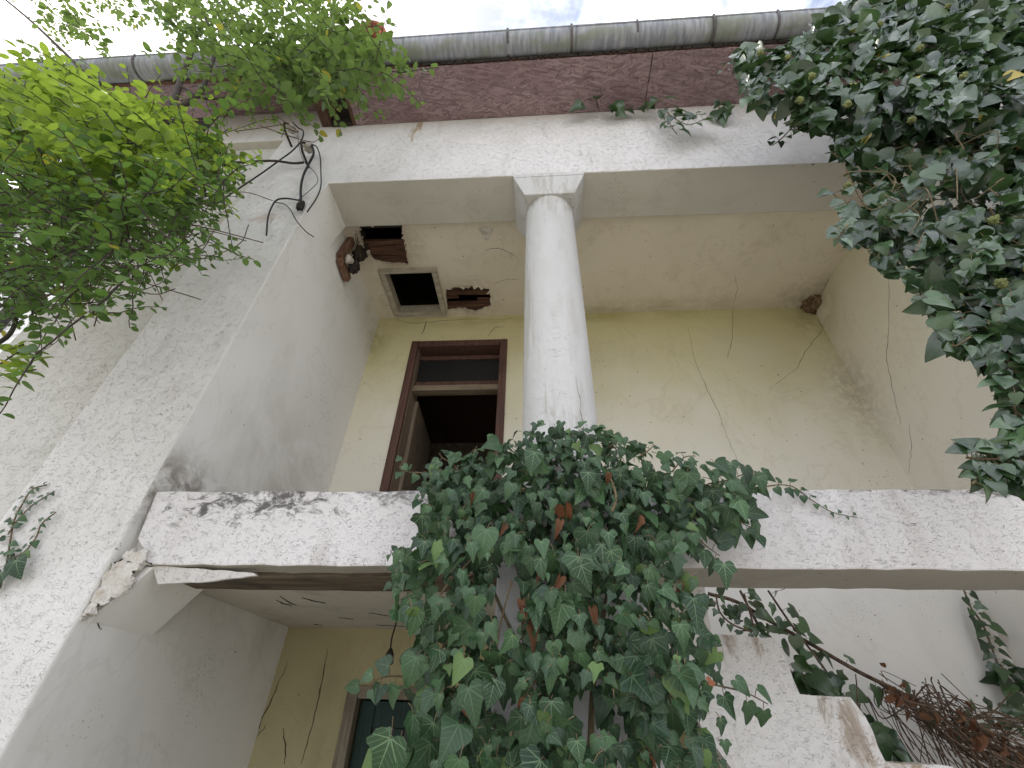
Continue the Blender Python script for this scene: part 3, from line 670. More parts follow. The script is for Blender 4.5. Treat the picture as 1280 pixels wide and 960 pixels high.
fissure([(566, 345), (590, 345), (610, 342)], dict(Z=ZC+.0005), .0015, H, seed=10)
fissure([(533, 400), (531, 410), (527, 418)], PB, .006, H, seed=11, jit=.003)
fissure([(610, 420), (618, 410), (630, 408)], PB, .004, H, seed=12)
fissure([(496, 401), (520, 404), (570, 400), (640, 398)], PB, .003, H, seed=13, jit=.01)
for k, pxs in enumerate([[(345, 750), (365, 758)], [(377, 747), (407, 754)], [(461, 766), (493, 771)], [(470, 781), (510, 783)], [(423, 772), (442, 774)], [(350, 745), (371, 757)], [(392, 780), (403, 782)]]):
    fissure(pxs, dict(Z=2.0715), .006, H, seed=40+k, jit=.008, sub=4)
fissure([(310, 955), (320, 915), (341, 870), (360, 826)], dict(Y=YB-.001), .0045, H, M_ROOT, 'dried_root', 50)
fissure([(318, 925), (311, 900), (309, 888)], dict(Y=YB-.001), .004, H, M_ROOT, 'dried_root', 51)
fissure([(320, 920), (333, 906)], dict(Y=YB-.001), .004, H, M_ROOT, 'dried_root', 52)
fissure([(355, 955), (357, 935), (354, 910)], dict(Y=YB-.001), .005, H, M_ROOT, 'dried_root', 53)
fissure([(376, 955), (392, 900), (403, 850), (410, 810)], dict(Y=YB-.001), .004, H, M_ROOT, 'dried_root', 54, jit=.003)
fissure([(139, 704), (160, 697), (176, 700), (190, 706)], dict(Y=1.524), .0065, H, seed=70, jit=.004)
fissure([(112, 762), (121, 778), (127, 787)], dict(X=-1.4995), .004, H, seed=71, jit=.003)
fissure([(720, 470), (727, 520), (735, 535)], dict(Y=1.53), .0015, H, seed=60)
# broken light patch of fallen paint on the ceiling
panel('flaked_patch', ragged([pz(*q, Z=ZC-.001) for q in [(597, 285), (617, 283), (614, 296), (607, 301)]], .006, 15, .03), [], lambda u, v: (u, v, ZC-.0035), (0, 0, .003), M_BROKEN, H)

# ------------------------------------------------------------------ outside stair with stepped parapet
S = empty('staircase', (1.4, 2.2, 0), 'white outdoor staircase with stained stepped side wall below the loggia beam', 'staircase')
sw = [(.42, 2.30), (.665, 2.30), (.662, 2.10), (.650, 1.948), (.872, 1.940), (.895, 1.90), (.913, 1.762), (1.085, 1.757), (1.112, 1.70), (1.122, 1.582), (1.33, 1.575), (1.345, 1.40), (1.56, 1.395), (1.575, 1.22), (1.79, 1.215), (1.80, 1.03), (2.02, 1.02), (2.03, .85), (2.25, .84), (2.26, 0),
      (1.7, 0), (1.35, .42), (1.02, .92), (.82, 1.26), (.70, 1.44), (.608, 1.562), (.549, 1.645), (.505, 1.735), (.463, 1.845), (.42, 2.0)]
panel('stepped_side_wall', jitter_loop(sw, .035, .0035, 31), [], lambda u, v: (u, 2.0, v), (0, .13, 0), M_STAIRWALL, S, bevel=.006)
for i in range(10):
    z = 1.80-i*.175; x = .70+i*.222
    if z > 0: MB().box(x, x+.235, 2.131, YB, z-.2, z-.012).build('step', M_CONC, S, bevel=.006)

# ------------------------------------------------------------------ neighbour glimpsed past the house corner
N = empty('neighbouring_house', (-9, 6, 0), 'white neighbouring building with dark timber posts, glimpsed past the house corner at left', 'house')
MB().box(-14, -7.2, 4.5, 9, 0, 9.5).build('wall', M_NEIGH, N)
for x in (-13.2, -11.9, -10.6, -9.4, -8.6, -7.6): MB().box(x, x+.16, 4.38, 4.5, 0, 9.5).build('post', M_NDARK, N)
MB().box(-14.3, -6.9, 3.9, 9.2, 9.5, 9.7).build('roof', M_NDARK, N)

# ------------------------------------------------------------------ cables, insulators, fittings
def insulator(px, py, label):
    c = at(px, py, Y=Y0-.075)
    t = empty('wire_insulator', (c.x, Y0, c.z-.03), label, 'insulator', 'insulators on the frieze')
    prof = [(0, .0), (.002, .020), (.012, .034), (.022, .036), (.030, .026), (.036, .024), (.043, .033), (.056, .035), (.066, .026), (.080, .020), (.082, 0)]
    bm = bmesh.new(); rows = []
    for d, rad in prof:
        rows.append([bm.verts.new((c.x+rad*math.cos(2*math.pi*k/18), c.y-.035+d, c.z+rad*math.sin(2*math.pi*k/18)+(d*.2))) for k in range(18)])
    for a, b in zip(rows, rows[1:]):
        for k in range(18): bm.faces.new((a[k], a[(k+1) % 18], b[(k+1) % 18], b[k]))
    bmesh.ops.remove_doubles(bm, verts=bm.verts, dist=1e-5); bmesh.ops.recalc_face_normals(bm, faces=bm.faces)
    finish('porcelain_bell', bm, M_PORC, t, smooth=True)
    MB().tube(curve([c+Vector((0, -.03, 0)), c+Vector((-.005, -.055, -.05)), c+Vector((.012, -.05, -.10)), c+Vector((.022, -.02, -.14)), Vector((c.x+.03, Y0+.03, c.z-.16))], 5), .0085, 8).build('iron_hook', M_IRON, t, smooth=True)
    return c
ia = insulator(363, 160, 'upper left of two grimy porcelain wire insulators on hooks under the eaves')
ib = insulator(384, 184, 'lower right of two grimy porcelain wire insulators on hooks under the eaves')
def cable(name, pts, rad, label, mat=M_CABLE, cat='cable'):
    o = MB().tube(curve(pts, 8), rad, 7).build(name, mat, None, smooth=True); return tag(o, label, cat, 'loose cables at the pilaster head')
YC = Y0-.03
def c(px, py, y=YC): return at(px, py, Y=y)
cable('electric_cable', [c(366, 153, 1.42), c(373, 160, 1.42), c(379, 164, 1.43), c(377, 175, 1.44), c(366, 188, 1.45), c(350, 200, 1.46), c(325, 218, 1.46), c(298, 236, 1.44), c(270, 255, 1.40)], .0055, 'long black cable running from the upper insulator down left into the shrub')
cable('electric_cable', [c(389, 180, 1.42), c(396, 184, 1.44), c(400, 196), c(401, 215), c(401, 232), c(396, 247), c(384, 265)], .0045, 'black cable looping down right of the lower insulator past the lintel corner')
cable('electric_cable', [c(390, 182, 1.42), c(392, 192, 1.43), c(386, 205), c(379, 220), c(376, 235), c(376, 250), c(377, 262)], .0085, 'thick black cable hanging from the lower insulator to the taped knot')
cable('electric_cable', [c(377, 251), c(366, 249), c(356, 248), c(346, 250), c(340, 258), c(335, 272), c(333, 294)], .0055, 'thin black cable end drooping left from the taped knot')
cable('electric_cable', [c(344, 253), c(355, 255), c(363, 262), c(370, 275), c(382, 289), c(392, 296)], .0032, 'very thin brown wire curling below the taped knot')
cable('electric_cable', [c(372, 163), c(374, 185), c(381, 203), c(393, 215), c(397, 227), c(385, 240), c(372, 250)], .0022, 'hair-thin wire looping between the two insulators and the knot')
cable('electric_cable', [c(258, 205, 1.2), c(300, 203, 1.35), c(340, 201, 1.44), c(366, 204, 1.46), c(380, 203)], .0085, 'dark bare branch-like cable running level out of the shrub to the pilaster', M_BARK)
k = lump('taped_cable_knot', c(376, 257), (.022, .02, .05), 2, M_IRON, None, .4, sub=3); tag(k, 'black taped knot of cables at the pilaster edge', 'cable knot')
# wooden bracket with old fittings up in the loggia corner
w = empty('wall_bracket', (XA+.02, 2.1, 4.35), 'brown wooden bracket with dark cups in the upper left loggia corner', 'bracket')
A = [at(441, 297, X=XA+.03), at(425, 322, X=XA+.03), at(434, 350, X=XA+.03)]
for a, b in ((A[0], A[1]), (A[1], A[2])):
    d = (b-a).normalized(); n = Vector((1, 0, 0)); s_ = d.cross(n).normalized()*.032
    MB().prism([a-s_-n*.02, a+s_-n*.02, a+s_+n*.025, a-s_+n*.025], [b-s_-n*.02, b+s_-n*.02, b+s_+n*.025, b-s_+n*.025]).build('plank', M_BRACKET, w, bevel=.004)
for px, py, rad, m in ((449, 318, .055, M_IRON), (442, 334, .042, M_IRON), (436, 324, .030, M_PORC), (450, 298, .022, M_PORC), (455, 309, .05, M_IRON)):
    lump('fitting', at(px, py, X=XA+.09), (rad, rad, rad*1.15), int(px), m, w, .6, sub=3)
mb = MB(); r = random.Random(3)
for i in range(12):
    a = at(447+r.uniform(-3, 10), 284+r.uniform(-1, 6), X=XA+.10); b = at(452+r.uniform(-8, 14), 310+r.uniform(-8, 16), X=XA+.10+r.uniform(-.03, .05))
    mb.tube(curve([a, a.lerp(b, .5)+Vector((r.uniform(-.03, .03), r.uniform(-.03, .03), 0)), b], 4), .0022, 4)
mb.build('loose_wires', M_ROOT, w)
# swallow nest remains
nest = lump('mud_nest', (XR-.03, 2.80, 4.62), (.075, .10, .06), 6, M_MUD, None, .5, fr=5)
tag(nest, 'crumbled brown mud nest in the upper right loggia corner', 'nest')
# hanging lamp flex in the basement
L = empty('hanging_lamp', (-.675, 2.2, 1.8), 'bare dark lamp holder hanging on a twisted flex under the basement ceiling', 'lamp')
a, b = at(497, 762, Y=2.2), at(488, 814, Y=2.2)
MB().tube(curve([a+Vector((0, 0, .02)), a.lerp(b, .3)+Vector((.004, 0, 0)), a.lerp(b, .7)-Vector((.004, 0, 0)), b], 6), .004, 6).build('flex', M_IRON, L, smooth=True)
MB().tube([b+Vector((0, 0, .012)), b-Vector((0, 0, .01)), b-Vector((0, 0, .045)), b-Vector((0, 0, .05))], [.006, .017, .02, .012], 12).build('lamp_holder', M_IRON, L, smooth=True)
lump('ceiling_rose', a+Vector((0, 0, .012)), (.02, .02, .012), 5, M_IRON, L, .2, sub=3)

# ------------------------------------------------------------------ plants
def leaf_shape(half, fold, droop, rows=(.0, .3, .62), twist=0., seed=0):
    """half outline from base round to tip (x>=0), mirrored about a midrib; returns verts, tris, uvs"""
    mid = [(0., y) for y in rows]+[(0., 1.)]
    V = []; F = []
    def z(x, y):
        return fold*abs(x)*(1 if not seed else 1)-droop*y*y + twist*x*y - .25*abs(x)**2*droop*3
    mi = []
    for m_ in mid: mi.append(len(V)); V.append((m_[0], m_[1]))
    for sgn in (1, -1):
        hi = []
        for (x, y) in half: hi.append(len(V)); V.append((sgn*x, y))
        ch = hi+[mi[-1]]
        # walk up midrib and outline together
        i, j = 0, 0
        while i < len(ch)-1 or j < len(mi)-2:
            if i < len(ch)-1 and (j >= len(mi)-2 or V[ch[i+1]][1] <= V[mi[j+1]][1]+.08):
                t = (mi[j], ch[i], ch[i+1]); i += 1
            else:
                t = (mi[j], ch[i], mi[j+1]); j += 1
            F.append(t if sgn > 0 else (t[0], t[2], t[1]))
    P = np.array([(x, y, z(x, y)) for x, y in V]); return P, F, np.array(V)
IV1 = [(.12, -.12), (.28, -.16), (.42, -.06), (.45, .06), (.55, .20), (.52, .29), (.38, .36), (.28, .47), (.20, .66), (.09, .88)]
IV2 = [(.14, -.13), (.34, -.13), (.46, .02), (.49, .18), (.40, .34), (.31, .50), (.19, .72), (.08, .90)]
IV3 = [(.10, -.10), (.24, -.15), (.36, -.04), (.36, .10), (.47, .26), (.42, .34), (.28, .44), (.20, .62), (.10, .84)]
HRT = [(.12, -.12), (.30, -.14), (.44, -.02), (.49, .18), (.42, .42), (.27, .66), (.12, .87)]
DIA = [(.10, -.02), (.26, .06), (.40, .24), (.42, .42), (.28, .68), (.12, .88)]
OVA = [(.16, .04), (.31, .20), (.37, .45), (.29, .72), (.14, .92)]
IVY = [leaf_shape(IV1, .22, .30), leaf_shape(IV2, .15, .42, twist=.2), leaf_shape(IV1, .42, .14, twist=-.3), leaf_shape(IV3, -.15, .38, twist=.15), leaf_shape(HRT, .18, .30), leaf_shape(IV2, .40, .20, twist=-.25)]
ADULT = [leaf_shape(DIA, .25, .25), leaf_shape(HRT, .3, .2, twist=.15), leaf_shape(DIA, .4, .12, twist=-.2), leaf_shape(HRT, .15, .4), leaf_shape(IV2, .3, .3)]
OVATE = [leaf_shape(OVA, .25, .2, rows=(0., .4)), leaf_shape(OVA, .4, .1, rows=(0., .4), twist=.2), leaf_shape(OVA, .1, .35, rows=(0., .4), twist=-.2)]

def leaf_mesh(shape, mat, name='leaf'):
    P, F, UV = shape
    me = bpy.data.meshes.new(name); me.from_pydata(P.tolist(), [], F); me.materials.append(mat)
    uv = me.uv_layers.new(name='leaf')
    idx = np.array([l.vertex_index for l in me.loops]); uv.data.foreach_set('uv', UV[idx].astype(np.float32).ravel())
    me.polygons.foreach_set('use_smooth', [True]*len(me.polygons)); return me
def leaf_matrix(p, nrm, tip, s):
    n = Vector(nrm).normalized(); t = Vector(tip); t = t-n*t.dot(n)
    if t.length < 1e-4: t = n.orthogonal()
    t.normalize(); x = t.cross(n)
    m = Matrix((x*s*rng.uniform(.80, 1.12), t*s, n*s)).transposed().to_4x4(); m.translation = p; return m
def grow(parent, items, shapes, mat, nparts=300, stuff='foliage', part='leaf', score=None):
    """items: (variant, matrix). The leaves that show largest become parts, the rest one mass of leaves"""
    base = off(parent)
    def size(it):
        q = project(it[1].translation)
        if q is None or not (-20 < q[0] < 1300 and -20 < q[1] < 980): return -1
        return (it[1].to_scale().x/q[2]) * (1 if score is None else score(it[1].translation))
    order = sorted(range(len(items)), key=lambda i: -size(items[i]))
    top = [i for i in order[:nparts] if size(items[i]) > 0]; rest = [i for i in range(len(items)) if i not in set(top)]
    meshes = [leaf_mesh(s, mat, part) for s in shapes]
    for i in top:
        o = bpy.data.objects.new(part, meshes[items[i][0]]); COL.objects.link(o); o.parent = parent
        m_ = items[i][1].copy(); m_.translation = m_.translation-base; o.matrix_basis = m_
    if rest:
        VV = []; FF = []; UU = []; n = 0
        for i in rest:
            P, F, UV = shapes[items[i][0]]; m4 = np.array(items[i][1]); W = P @ m4[:3, :3].T + m4[:3, 3]
            VV.append(W); FF.append(np.array(F)+n); UU.append(UV); n += len(P)
        V = np.concatenate(VV); F = np.concatenate(FF); U = np.concatenate(UU)
        me = bpy.data.meshes.new(stuff); me.from_pydata(V.tolist(), [], F.tolist()); me.materials.append(mat)
        uv = me.uv_layers.new(name='leaf'); uv.data.foreach_set('uv', U[F.ravel()].astype(np.float32).ravel())
        me.polygons.foreach_set('use_smooth', [True]*len(me.polygons))
        o = link(stuff, me, parent); o['kind'] = 'stuff'
def inside(poly, x, y):
    c_ = False; n = len(poly)
    for i in range(n):
        x1, y1 = poly[i]; x2, y2 = poly[i-1]
        if (y1 > y) != (y2 > y) and x < (x2-x1)*(y-y1)/(y2-y1)+x1: c_ = not c_
    return c_
def rv(r, a): return Vector((r.gauss(0, a), r.gauss(0, a), r.gauss(0, a)))
def to_plane(poly, Y): return [(lambda q: (q.x, q.z))(at(px, py, Y=Y)) for px, py in poly]

# --- the ivy that climbs the pillar and spills over the beam
IVC = empty('ivy', (.1, 1.42, 0), 'large dark green ivy with pale-veined leaves climbing the pillar and floor beam', 'ivy')
poly = [(528, 640), (540, 604), (568, 580), (604, 566), (645, 556), (690, 550), (745, 548), (790, 560), (830, 580), (880, 596), (915, 602), (936, 616), (938, 640), (915, 662), (880, 682), (852, 690), (832, 715), (848, 745), (864, 790), (878, 830), (884, 870), (878, 905), (880, 1010), (492, 1010), (506, 950), (515, 900), (530, 860), (534, 820), (516, 790), (520, 740), (516, 700)]
P2 = to_plane(poly, 1.40)
holes = [to_plane(h, 1.44) for h in ([(622, 706), (648, 706), (656, 760), (650, 812), (622, 806)], [(706, 868), (742, 868), (744, 925), (716, 935)], [(628, 880), (652, 872), (650, 905), (634, 912)])]
XS = [q[0] for q in P2]; ZS = [q[1] for q in P2]
r = random.Random(7); items = []; pet = MB(); cells = {}
def add_leaf(p, n, t, s, var, items=items, pet=pet, r=r, petlen=.5, sides=3):
    items.append((var, leaf_matrix(p, n, t, s)))
    if petlen:
        back = p - Vector(t).normalized()*s*petlen*.7 - Vector(n).normalized()*s*petlen*.7 + rv(r, s*.12)
        pet.tube([back, p.lerp(back, .45)+Vector((0, 0, s*.08)), p], [.0014, .0011, .0009], sides, cap=False)
tries = 0
while len(items) < 2700 and tries < 200000:
    tries += 1
    x, z = r.uniform(min(XS), max(XS)), r.uniform(min(ZS), max(ZS))
    if not inside(P2, x, z): continue
    back = len(items) < 850
    if not back and any(inside(h, x, z) for h in holes) : continue
    if back and any(inside(h, x, z) for h in holes): continue
    if z > 2.30: y = r.uniform(1.30, 1.60) if abs(x-.085) > .2 else r.uniform(1.30, 1.50)
    elif z > 2.05: y = r.uniform(1.27, 1.50)
    else: y = 1.46-.26*r.random()**.8-.05*mnoise.noise(Vector((x*7, z*7, 2)))
    if back: y = min(y+.10, 1.49) if z < 2.3 else y+.06
    s = min(.078, max(.018, r.lognormvariate(math.log(.0345), .42)))
    key = (round(x/.0195), round(z/.0195), back)
    if cells.get(key, 0) >= (2 if not back else 1): continue
    cells[key] = cells.get(key, 0)+1
    n = Vector((.10*(x-.1), -1, .15 if z < 2.3 else .42)).normalized()+rv(r, .46)
    t = Vector(((x-.1)*.25, -.12, -1))+rv(r, .36)
    if not back: y -= r.uniform(0, .04)
    add_leaf(Vector((x, y, z+s*.35)), n, t, s, r.choices(range(6), (4, 3, 4, 3, 1.6, 3))[0])
# single big leaves and the shoots that reach out beyond the mass
for px, py, s, v in ((608, 672, .115, 4), (752, 690, .12, 4), (640, 690, .085, 4), (702, 765, .10, 0), (905, 715, .085, 0), (735, 600, .09, 1), (668, 575, .10, 4), (720, 800, .095, 0), (795, 830, .10, 2), (668, 905, .115, 0), (850, 790, .085, 1), (640, 615, .07, 1)):
    add_leaf(at(px, py-10, Y=1.235), (r.gauss(0, .15), -1, .1), (r.gauss(0, .2), -.1, -1), s*.72, v)
stems = []
def shoot(pxs, Y, n, s0, s1, wild=.3, rad=.0028, side=1., items=items, pet=pet, shapes=6, r=r, nz=.2):
    Ys = Y if isinstance(Y, (list, tuple)) else [Y]*len(pxs)
    C = curve([at(px, py, Y=y) for (px, py), y in zip(pxs, Ys)], 10); m = len(C)
    stems.append((C, rad))
    for i in range(n):
        f = (i+.5)/n; k = min(m-2, int(f*(m-1))); p = C[k].lerp(C[k+1], f*(m-1)-k); d = (C[k+1]-C[k]).normalized()
        sd = d.cross(Vector((0, -1, 0))).normalized()*(1 if i % 2 else -1)
        s = (s0+(s1-s0)*f)*.78; s *= r.uniform(.8, 1.2)
        t = (sd*side+Vector((0, 0, -.7))+d*.4)+rv(r, wild)
        q = p+sd*s*.45+Vector((0, -s*.25, 0)); nn = Vector((0, -1, nz))+rv(r, wild)
        items.append((r.randrange(shapes), leaf_matrix(q, nn, t, s)))
        pet.tube([p, p.lerp(q, .5)+Vector((0, 0, .004)), q], .0011, 3, cap=False)
shoot([(545, 605), (530, 592), (512, 590), (500, 585), (505, 575)], 1.38, 7, .050, .03)
shoot([(575, 590), (565, 580), (553, 572), (548, 566)], 1.36, 4, .06, .04)
shoot([(935, 615), (965, 607), (990, 608), (1010, 622), (1040, 640), (1072, 647)], [1.42, 1.47, 1.50, 1.51, 1.515, 1.515], 17, .050, .016, .25)
shoot([(885, 605), (910, 600), (935, 592), (948, 600)], 1.38, 5, .09, .06)
shoot([(905, 640), (930, 655), (950, 665)], 1.36, 6, .085, .06)
shoot([(860, 660), (880, 680), (900, 695)], 1.36, 6, .085, .06)
shoot([(855, 845), (890, 855), (930, 865), (960, 880)], [1.36, 1.34, 1.32, 1.32], 8, .06, .05, .35)
shoot([(520, 850), (495, 845), (470, 850), (452, 868)], [1.36, 1.33, 1.32, 1.31], 8, .07, .045, .35)
shoot([(530, 690), (508, 690), (492, 692), (488, 688)], 1.40, 6, .04, .02)
shoot([(540, 730), (515, 715), (500, 720), (492, 735)], 1.34, 6, .05, .045)
shoot([(700, 560), (710, 548), (722, 540), (730, 534)], 1.36, 6, .04, .025, nz=.6)
shoot([(800, 570), (812, 562), (818, 555)], 1.36, 5, .035, .02, nz=.6)
shoot([(840, 590), (855, 572), (870, 570)], 1.36, 5, .045, .03, nz=.6)
shoot([(760, 560), (772, 552), (783, 546)], 1.37, 4, .04, .03, nz=.6)
shoot([(500, 925), (485, 935), (492, 960)], 1.32, 6, .065, .06)
grow(IVC, items, IVY, M_IVY, 300, score=lambda p: 2.-p.y)
pet.build('petioles', M_STEM, IVC)['kind'] = 'stuff'
for C, rad in stems: MB().tube(C, [rad*(1-.6*i/len(C)) for i in range(len(C))], 5).build('stem', M_STEM, IVC, smooth=True)
stems.clear()
for k, (pxs, Y, rad) in enumerate((([(630, 665), (600, 690), (560, 730), (540, 770), (530, 830)], 1.30, .0035), ([(760, 590), (770, 620), (765, 640)], 1.27, .004), ([(628, 665), (650, 720), (655, 800), (660, 900), (665, 1000)], 1.47, .007),
        ([(690, 840), (670, 850), (650, 880), (640, 915), (634, 955)], 1.30, .004), ([(690, 590), (700, 700), (690, 800), (700, 1000)], 1.475, .010), ([(790, 600), (770, 700), (745, 820), (735, 1000)], 1.47, .008),
        ([(600, 700), (640, 790), (655, 810)], 1.47, .005), ([(545, 820), (570, 790), (600, 775)], 1.34, .003), ([(640, 725), (628, 770), (618, 820), (600, 850)], 1.30, .003))):
    MB().tube(curve([at(px, py, Y=Y+.0*i) for i, (px, py) in enumerate(pxs)], 8), rad, 6).build('stem', M_STEM, IVC, smooth=True)
# the root stock down to the ground
for x in (.0, .15): MB().tube(curve([(x, 1.47, 1.5), (x+.03, 1.46, .9), (x-.04, 1.45, .3), (x, 1.42, -.02)], 8), .014, 7).build('stem', M_STEM, IVC, smooth=True)
# withered leaves in the ivy
dl_items = []
for px, py, s in ((670, 790, .075), (655, 765, .05), (760, 600, .04), (630, 665, .045), (700, 660, .05), (745, 700, .05), (798, 655, .05), (653, 760, .04), (655, 880, .05), (740, 770, .05), (592, 625, .04), (700, 730, .05), (850, 735, .04), (670, 720, .05)):
    dl_items.append((r.randrange(6), leaf_matrix(at(px, py-8, Y=1.245), Vector((r.gauss(0, .4), -1, r.gauss(0, .3))), (r.gauss(0, .3), 0, -1), s)))
_SH = [leaf_shape(HRT, .9, .5), leaf_shape(IV2, 1.0, .2, twist=.5), leaf_shape(DIA, .9, .4), leaf_shape(HRT, .7, .6, twist=.4), leaf_shape(IV3, .9, .3), leaf_shape(DIA, 1.1, .2)]
SHRIV = [(P*np.array([.5, .9, 1.]), F, U) for P, F, U in _SH]
grow(IVC, dl_items, SHRIV, M_DEADLEAF, 300, part='withered_leaf')

# --- the ivy mass hanging from the eaves at the right
IVR = empty('ivy', (2.75, 1.3, 0), 'bushy glossy ivy hanging from the eaves at the right edge of the house', 'ivy')
polyR = [(908, 72), (930, 58), (975, 66), (1000, 40), (1035, 14), (1068, -5), (1090, -40), (1340, -60), (1340, 640), (1272, 612), (1240, 604), (1212, 596), (1214, 572), (1245, 566), (1258, 545), (1256, 505), (1240, 470), (1225, 440), (1185, 435), (1172, 400), (1150, 372), (1140, 345), (1105, 335), (1088, 312), (1052, 298), (1046, 262), (1072, 240), (1058, 205), (1042, 192), (1046, 168), (1000, 160), (985, 146), (940, 132), (928, 108)]
r = random.Random(17); itR = []; petR = MB(); tries = 0; cellsR = {}
def yR(px, py):
    y = 1.16-.20*max(0, min(1, (px-905)/375.)); k = max(0, min(1, (185-py)/70.))
    return y+(min(y, .90)-y)*k
while len(itR) < 5200 and tries < 260000:
    tries += 1
    px, py = r.uniform(900, 1340), r.uniform(-60, 640)
    if not inside(polyR, px, py): continue
    if 1120 < px < 1250 and 200 < py < 290 and r.random() < .72: continue
    if py > 300 and r.random() < .25: continue
    if py > 450 and r.random() < .5: continue
    key = (int(px/6.2), int(py/6.2)); lim = 2
    if cellsR.get(key, 0) >= lim: continue
    cellsR[key] = cellsR.get(key, 0)+1
    cl = mnoise.noise(Vector((px/38., py/38., 4.)))
    if cl < -.22 and r.random() < .6: continue
    y = yR(px, py)+abs(r.gauss(0, .10))-.16*cl+.02
    if py < 115: y = min(y, .955-.05*r.random())
    p = at(px, py, Y=y)
    dep = project(p)[2]; s = min(.125, max(.03, r.lognormvariate(math.log((13.0+6.0*max(0, min(1, (px-905)/375.)))*dep/FPX), .32)))
    n = Vector((-.35, -1, .15))+rv(r, .55); t = Vector((-.35, -.35, -1))+rv(r, .5)
    itR.append((r.randrange(5), leaf_matrix(p, n, t, s)))
    b_ = p-Vector(t).normalized()*s*.5+Vector((.02, s*.4, .02)); petR.tube([b_, p], .0012, 3, cap=False)
sv = stems
def shootR(pxs, Y, n, s0, s1): shoot(pxs, Y, n, s0, s1, .35, .003, 1., itR, petR, 5, r, .25)
shootR([(1260, 440), (1262, 480), (1270, 520), (1272, 560), (1255, 572), (1230, 574), (1208, 572)], 1.0, 44, .065, .055)
shootR([(1275, 520), (1282, 560), (1278, 600)], 1.0, 16, .065, .05)
shootR([(1235, 400), (1245, 440), (1258, 470), (1265, 500)], 1.0, 26, .07, .06)
shootR([(1200, 390), (1215, 425), (1240, 450), (1262, 470)], 1.02, 22, .07, .06)
shootR([(1215, 420), (1195, 432), (1184, 430)], 1.0, 6, .055, .04)
shootR([(1060, 255), (1045, 245), (1040, 240)], 1.0, 5, .07, .05)
shootR([(1060, 280), (1052, 292), (1045, 300)], 1.0, 7, .06, .05)
shootR([(1000, 150), (985, 165), (975, 175), (965, 182)], 1.2, 8, .06, .045)
shootR([(930, 80), (915, 78), (905, 85), (903, 92)], 1.1, 6, .06, .04)
shootR([(1060, 190), (1048, 196), (1040, 190)], 1.1, 6, .06, .045)
shootR([(1240, 580), (1225, 595), (1215, 605)], 1.0, 5, .05, .04)
shootR([(1080, 8), (1072, 6), (1066, 4)], 1.05, 3, .05, .04)
grow(IVR, itR, ADULT, M_IVY2, 300, score=lambda p: 2.-p.y)
petR.build('petioles', M_STEM, IVR)['kind'] = 'stuff'
for C, rad in stems: MB().tube(C, rad, 5).build('stem', M_STEM, IVR, smooth=True)
stems.clear()
mb = MB()
for i in range(46):
    a = at(r.uniform(1090, 1290), r.uniform(160, 300), Y=r.uniform(.98, 1.12)); b_ = a+Vector((r.uniform(-.25, .12), r.uniform(-.1, .1), r.uniform(-.35, .1)))
    mb.tube(curve([a, a.lerp(b_, .5)+rv(r, .05), b_], 5), .0022, 4)
mb.build('twigs', M_STEM, IVR)['kind'] = 'stuff'
for pts in ([(2.75, 1.46, -.02), (2.70, 1.46, 1.5), (2.80, 1.44, 3.2), (2.72, 1.40, 4.4), (2.75, 1.42, 5.0), (2.7, 1.35, 5.4)], [(2.8, 1.44, 3.2), (2.6, 1.38, 4.0), (2.3, 1.3, 4.5)], [(2.72, 1.4, 4.4), (2.9, 1.3, 5.2), (2.9, 1.15, 5.5)]):
    C = curve(pts, 8); MB().tube(C, [.03-.022*i/len(C) for i in range(len(C))], 8).build('stem', M_BARK, IVR, smooth=True)
for px, py in ((985, 72), (1015, 95), (1060, 130), (1100, 30), (1150, 60), (1000, 125), (1185, 8), (1242, 275), (1252, 355), (1140, 150), (950, 66), (1205, 95), (1060, 232)):
    lump('flower_head', at(px, py, Y=yR(px, py)-.06), (.013, .013, .013), px, M_BERRY, IVR, .8, sub=3, fr=9)

# --- little ivy tufts rooted along the soffit edge
for px, py, n, s, lab in ((735, 132, 5, .075, 'leftmost small ivy tuft poking out below the strand-board soffit'), (772, 136, 6, .08, 'second small ivy tuft from the left below the strand-board soffit'), (806, 132, 5, .07, 'third small ivy tuft from the left below the strand-board soffit'), (898, 140, 6, .08, 'ivy tuft below the soffit beside the large hanging ivy')):
    t_ = empty('ivy_tuft', at(px, py-6, Y=1.47), lab, 'ivy', 'ivy tufts along the soffit edge'); it = []; pt = MB()
    for i in range(n):
        p = at(px+r.uniform(-14, 14), py+r.uniform(-12, 4), Y=r.uniform(1.38, 1.45)); it.append((r.randrange(6), leaf_matrix(p, Vector((0, -1, .0))+rv(r, .35), Vector((0, 0, -1))+rv(r, .4), 1.25*s*r.uniform(.7, 1.2))))
        pt.tube([at(px, py-6, Y=1.47), p], .0015, 3)
    grow(t_, it, IVY, M_IVY2); pt.build('stem', M_STEM, t_)
t_ = empty('ivy_tuft', at(838, 125, Y=1.47), 'longest ivy tuft trailing from the soffit down over the frieze', 'ivy', 'ivy tufts along the soffit edge'); it = []; pt = MB()
shoot([(826, 122), (832, 138), (846, 150), (862, 156), (878, 150), (886, 146)], 1.40, 15, .12, .09, .3, .003, 1., it, pt, 6, r)
shoot([(835, 140), (838, 155), (846, 168)], 1.40, 7, .12, .10, .3, .003, 1., it, pt, 6, r)
grow(t_, it, IVY, M_IVY2); pt.build('petioles', M_STEM, t_)['kind'] = 'stuff'
for C, rad in stems: MB().tube(C, rad, 5).build('stem', M_STEM, t_, smooth=True)
stems.clear()

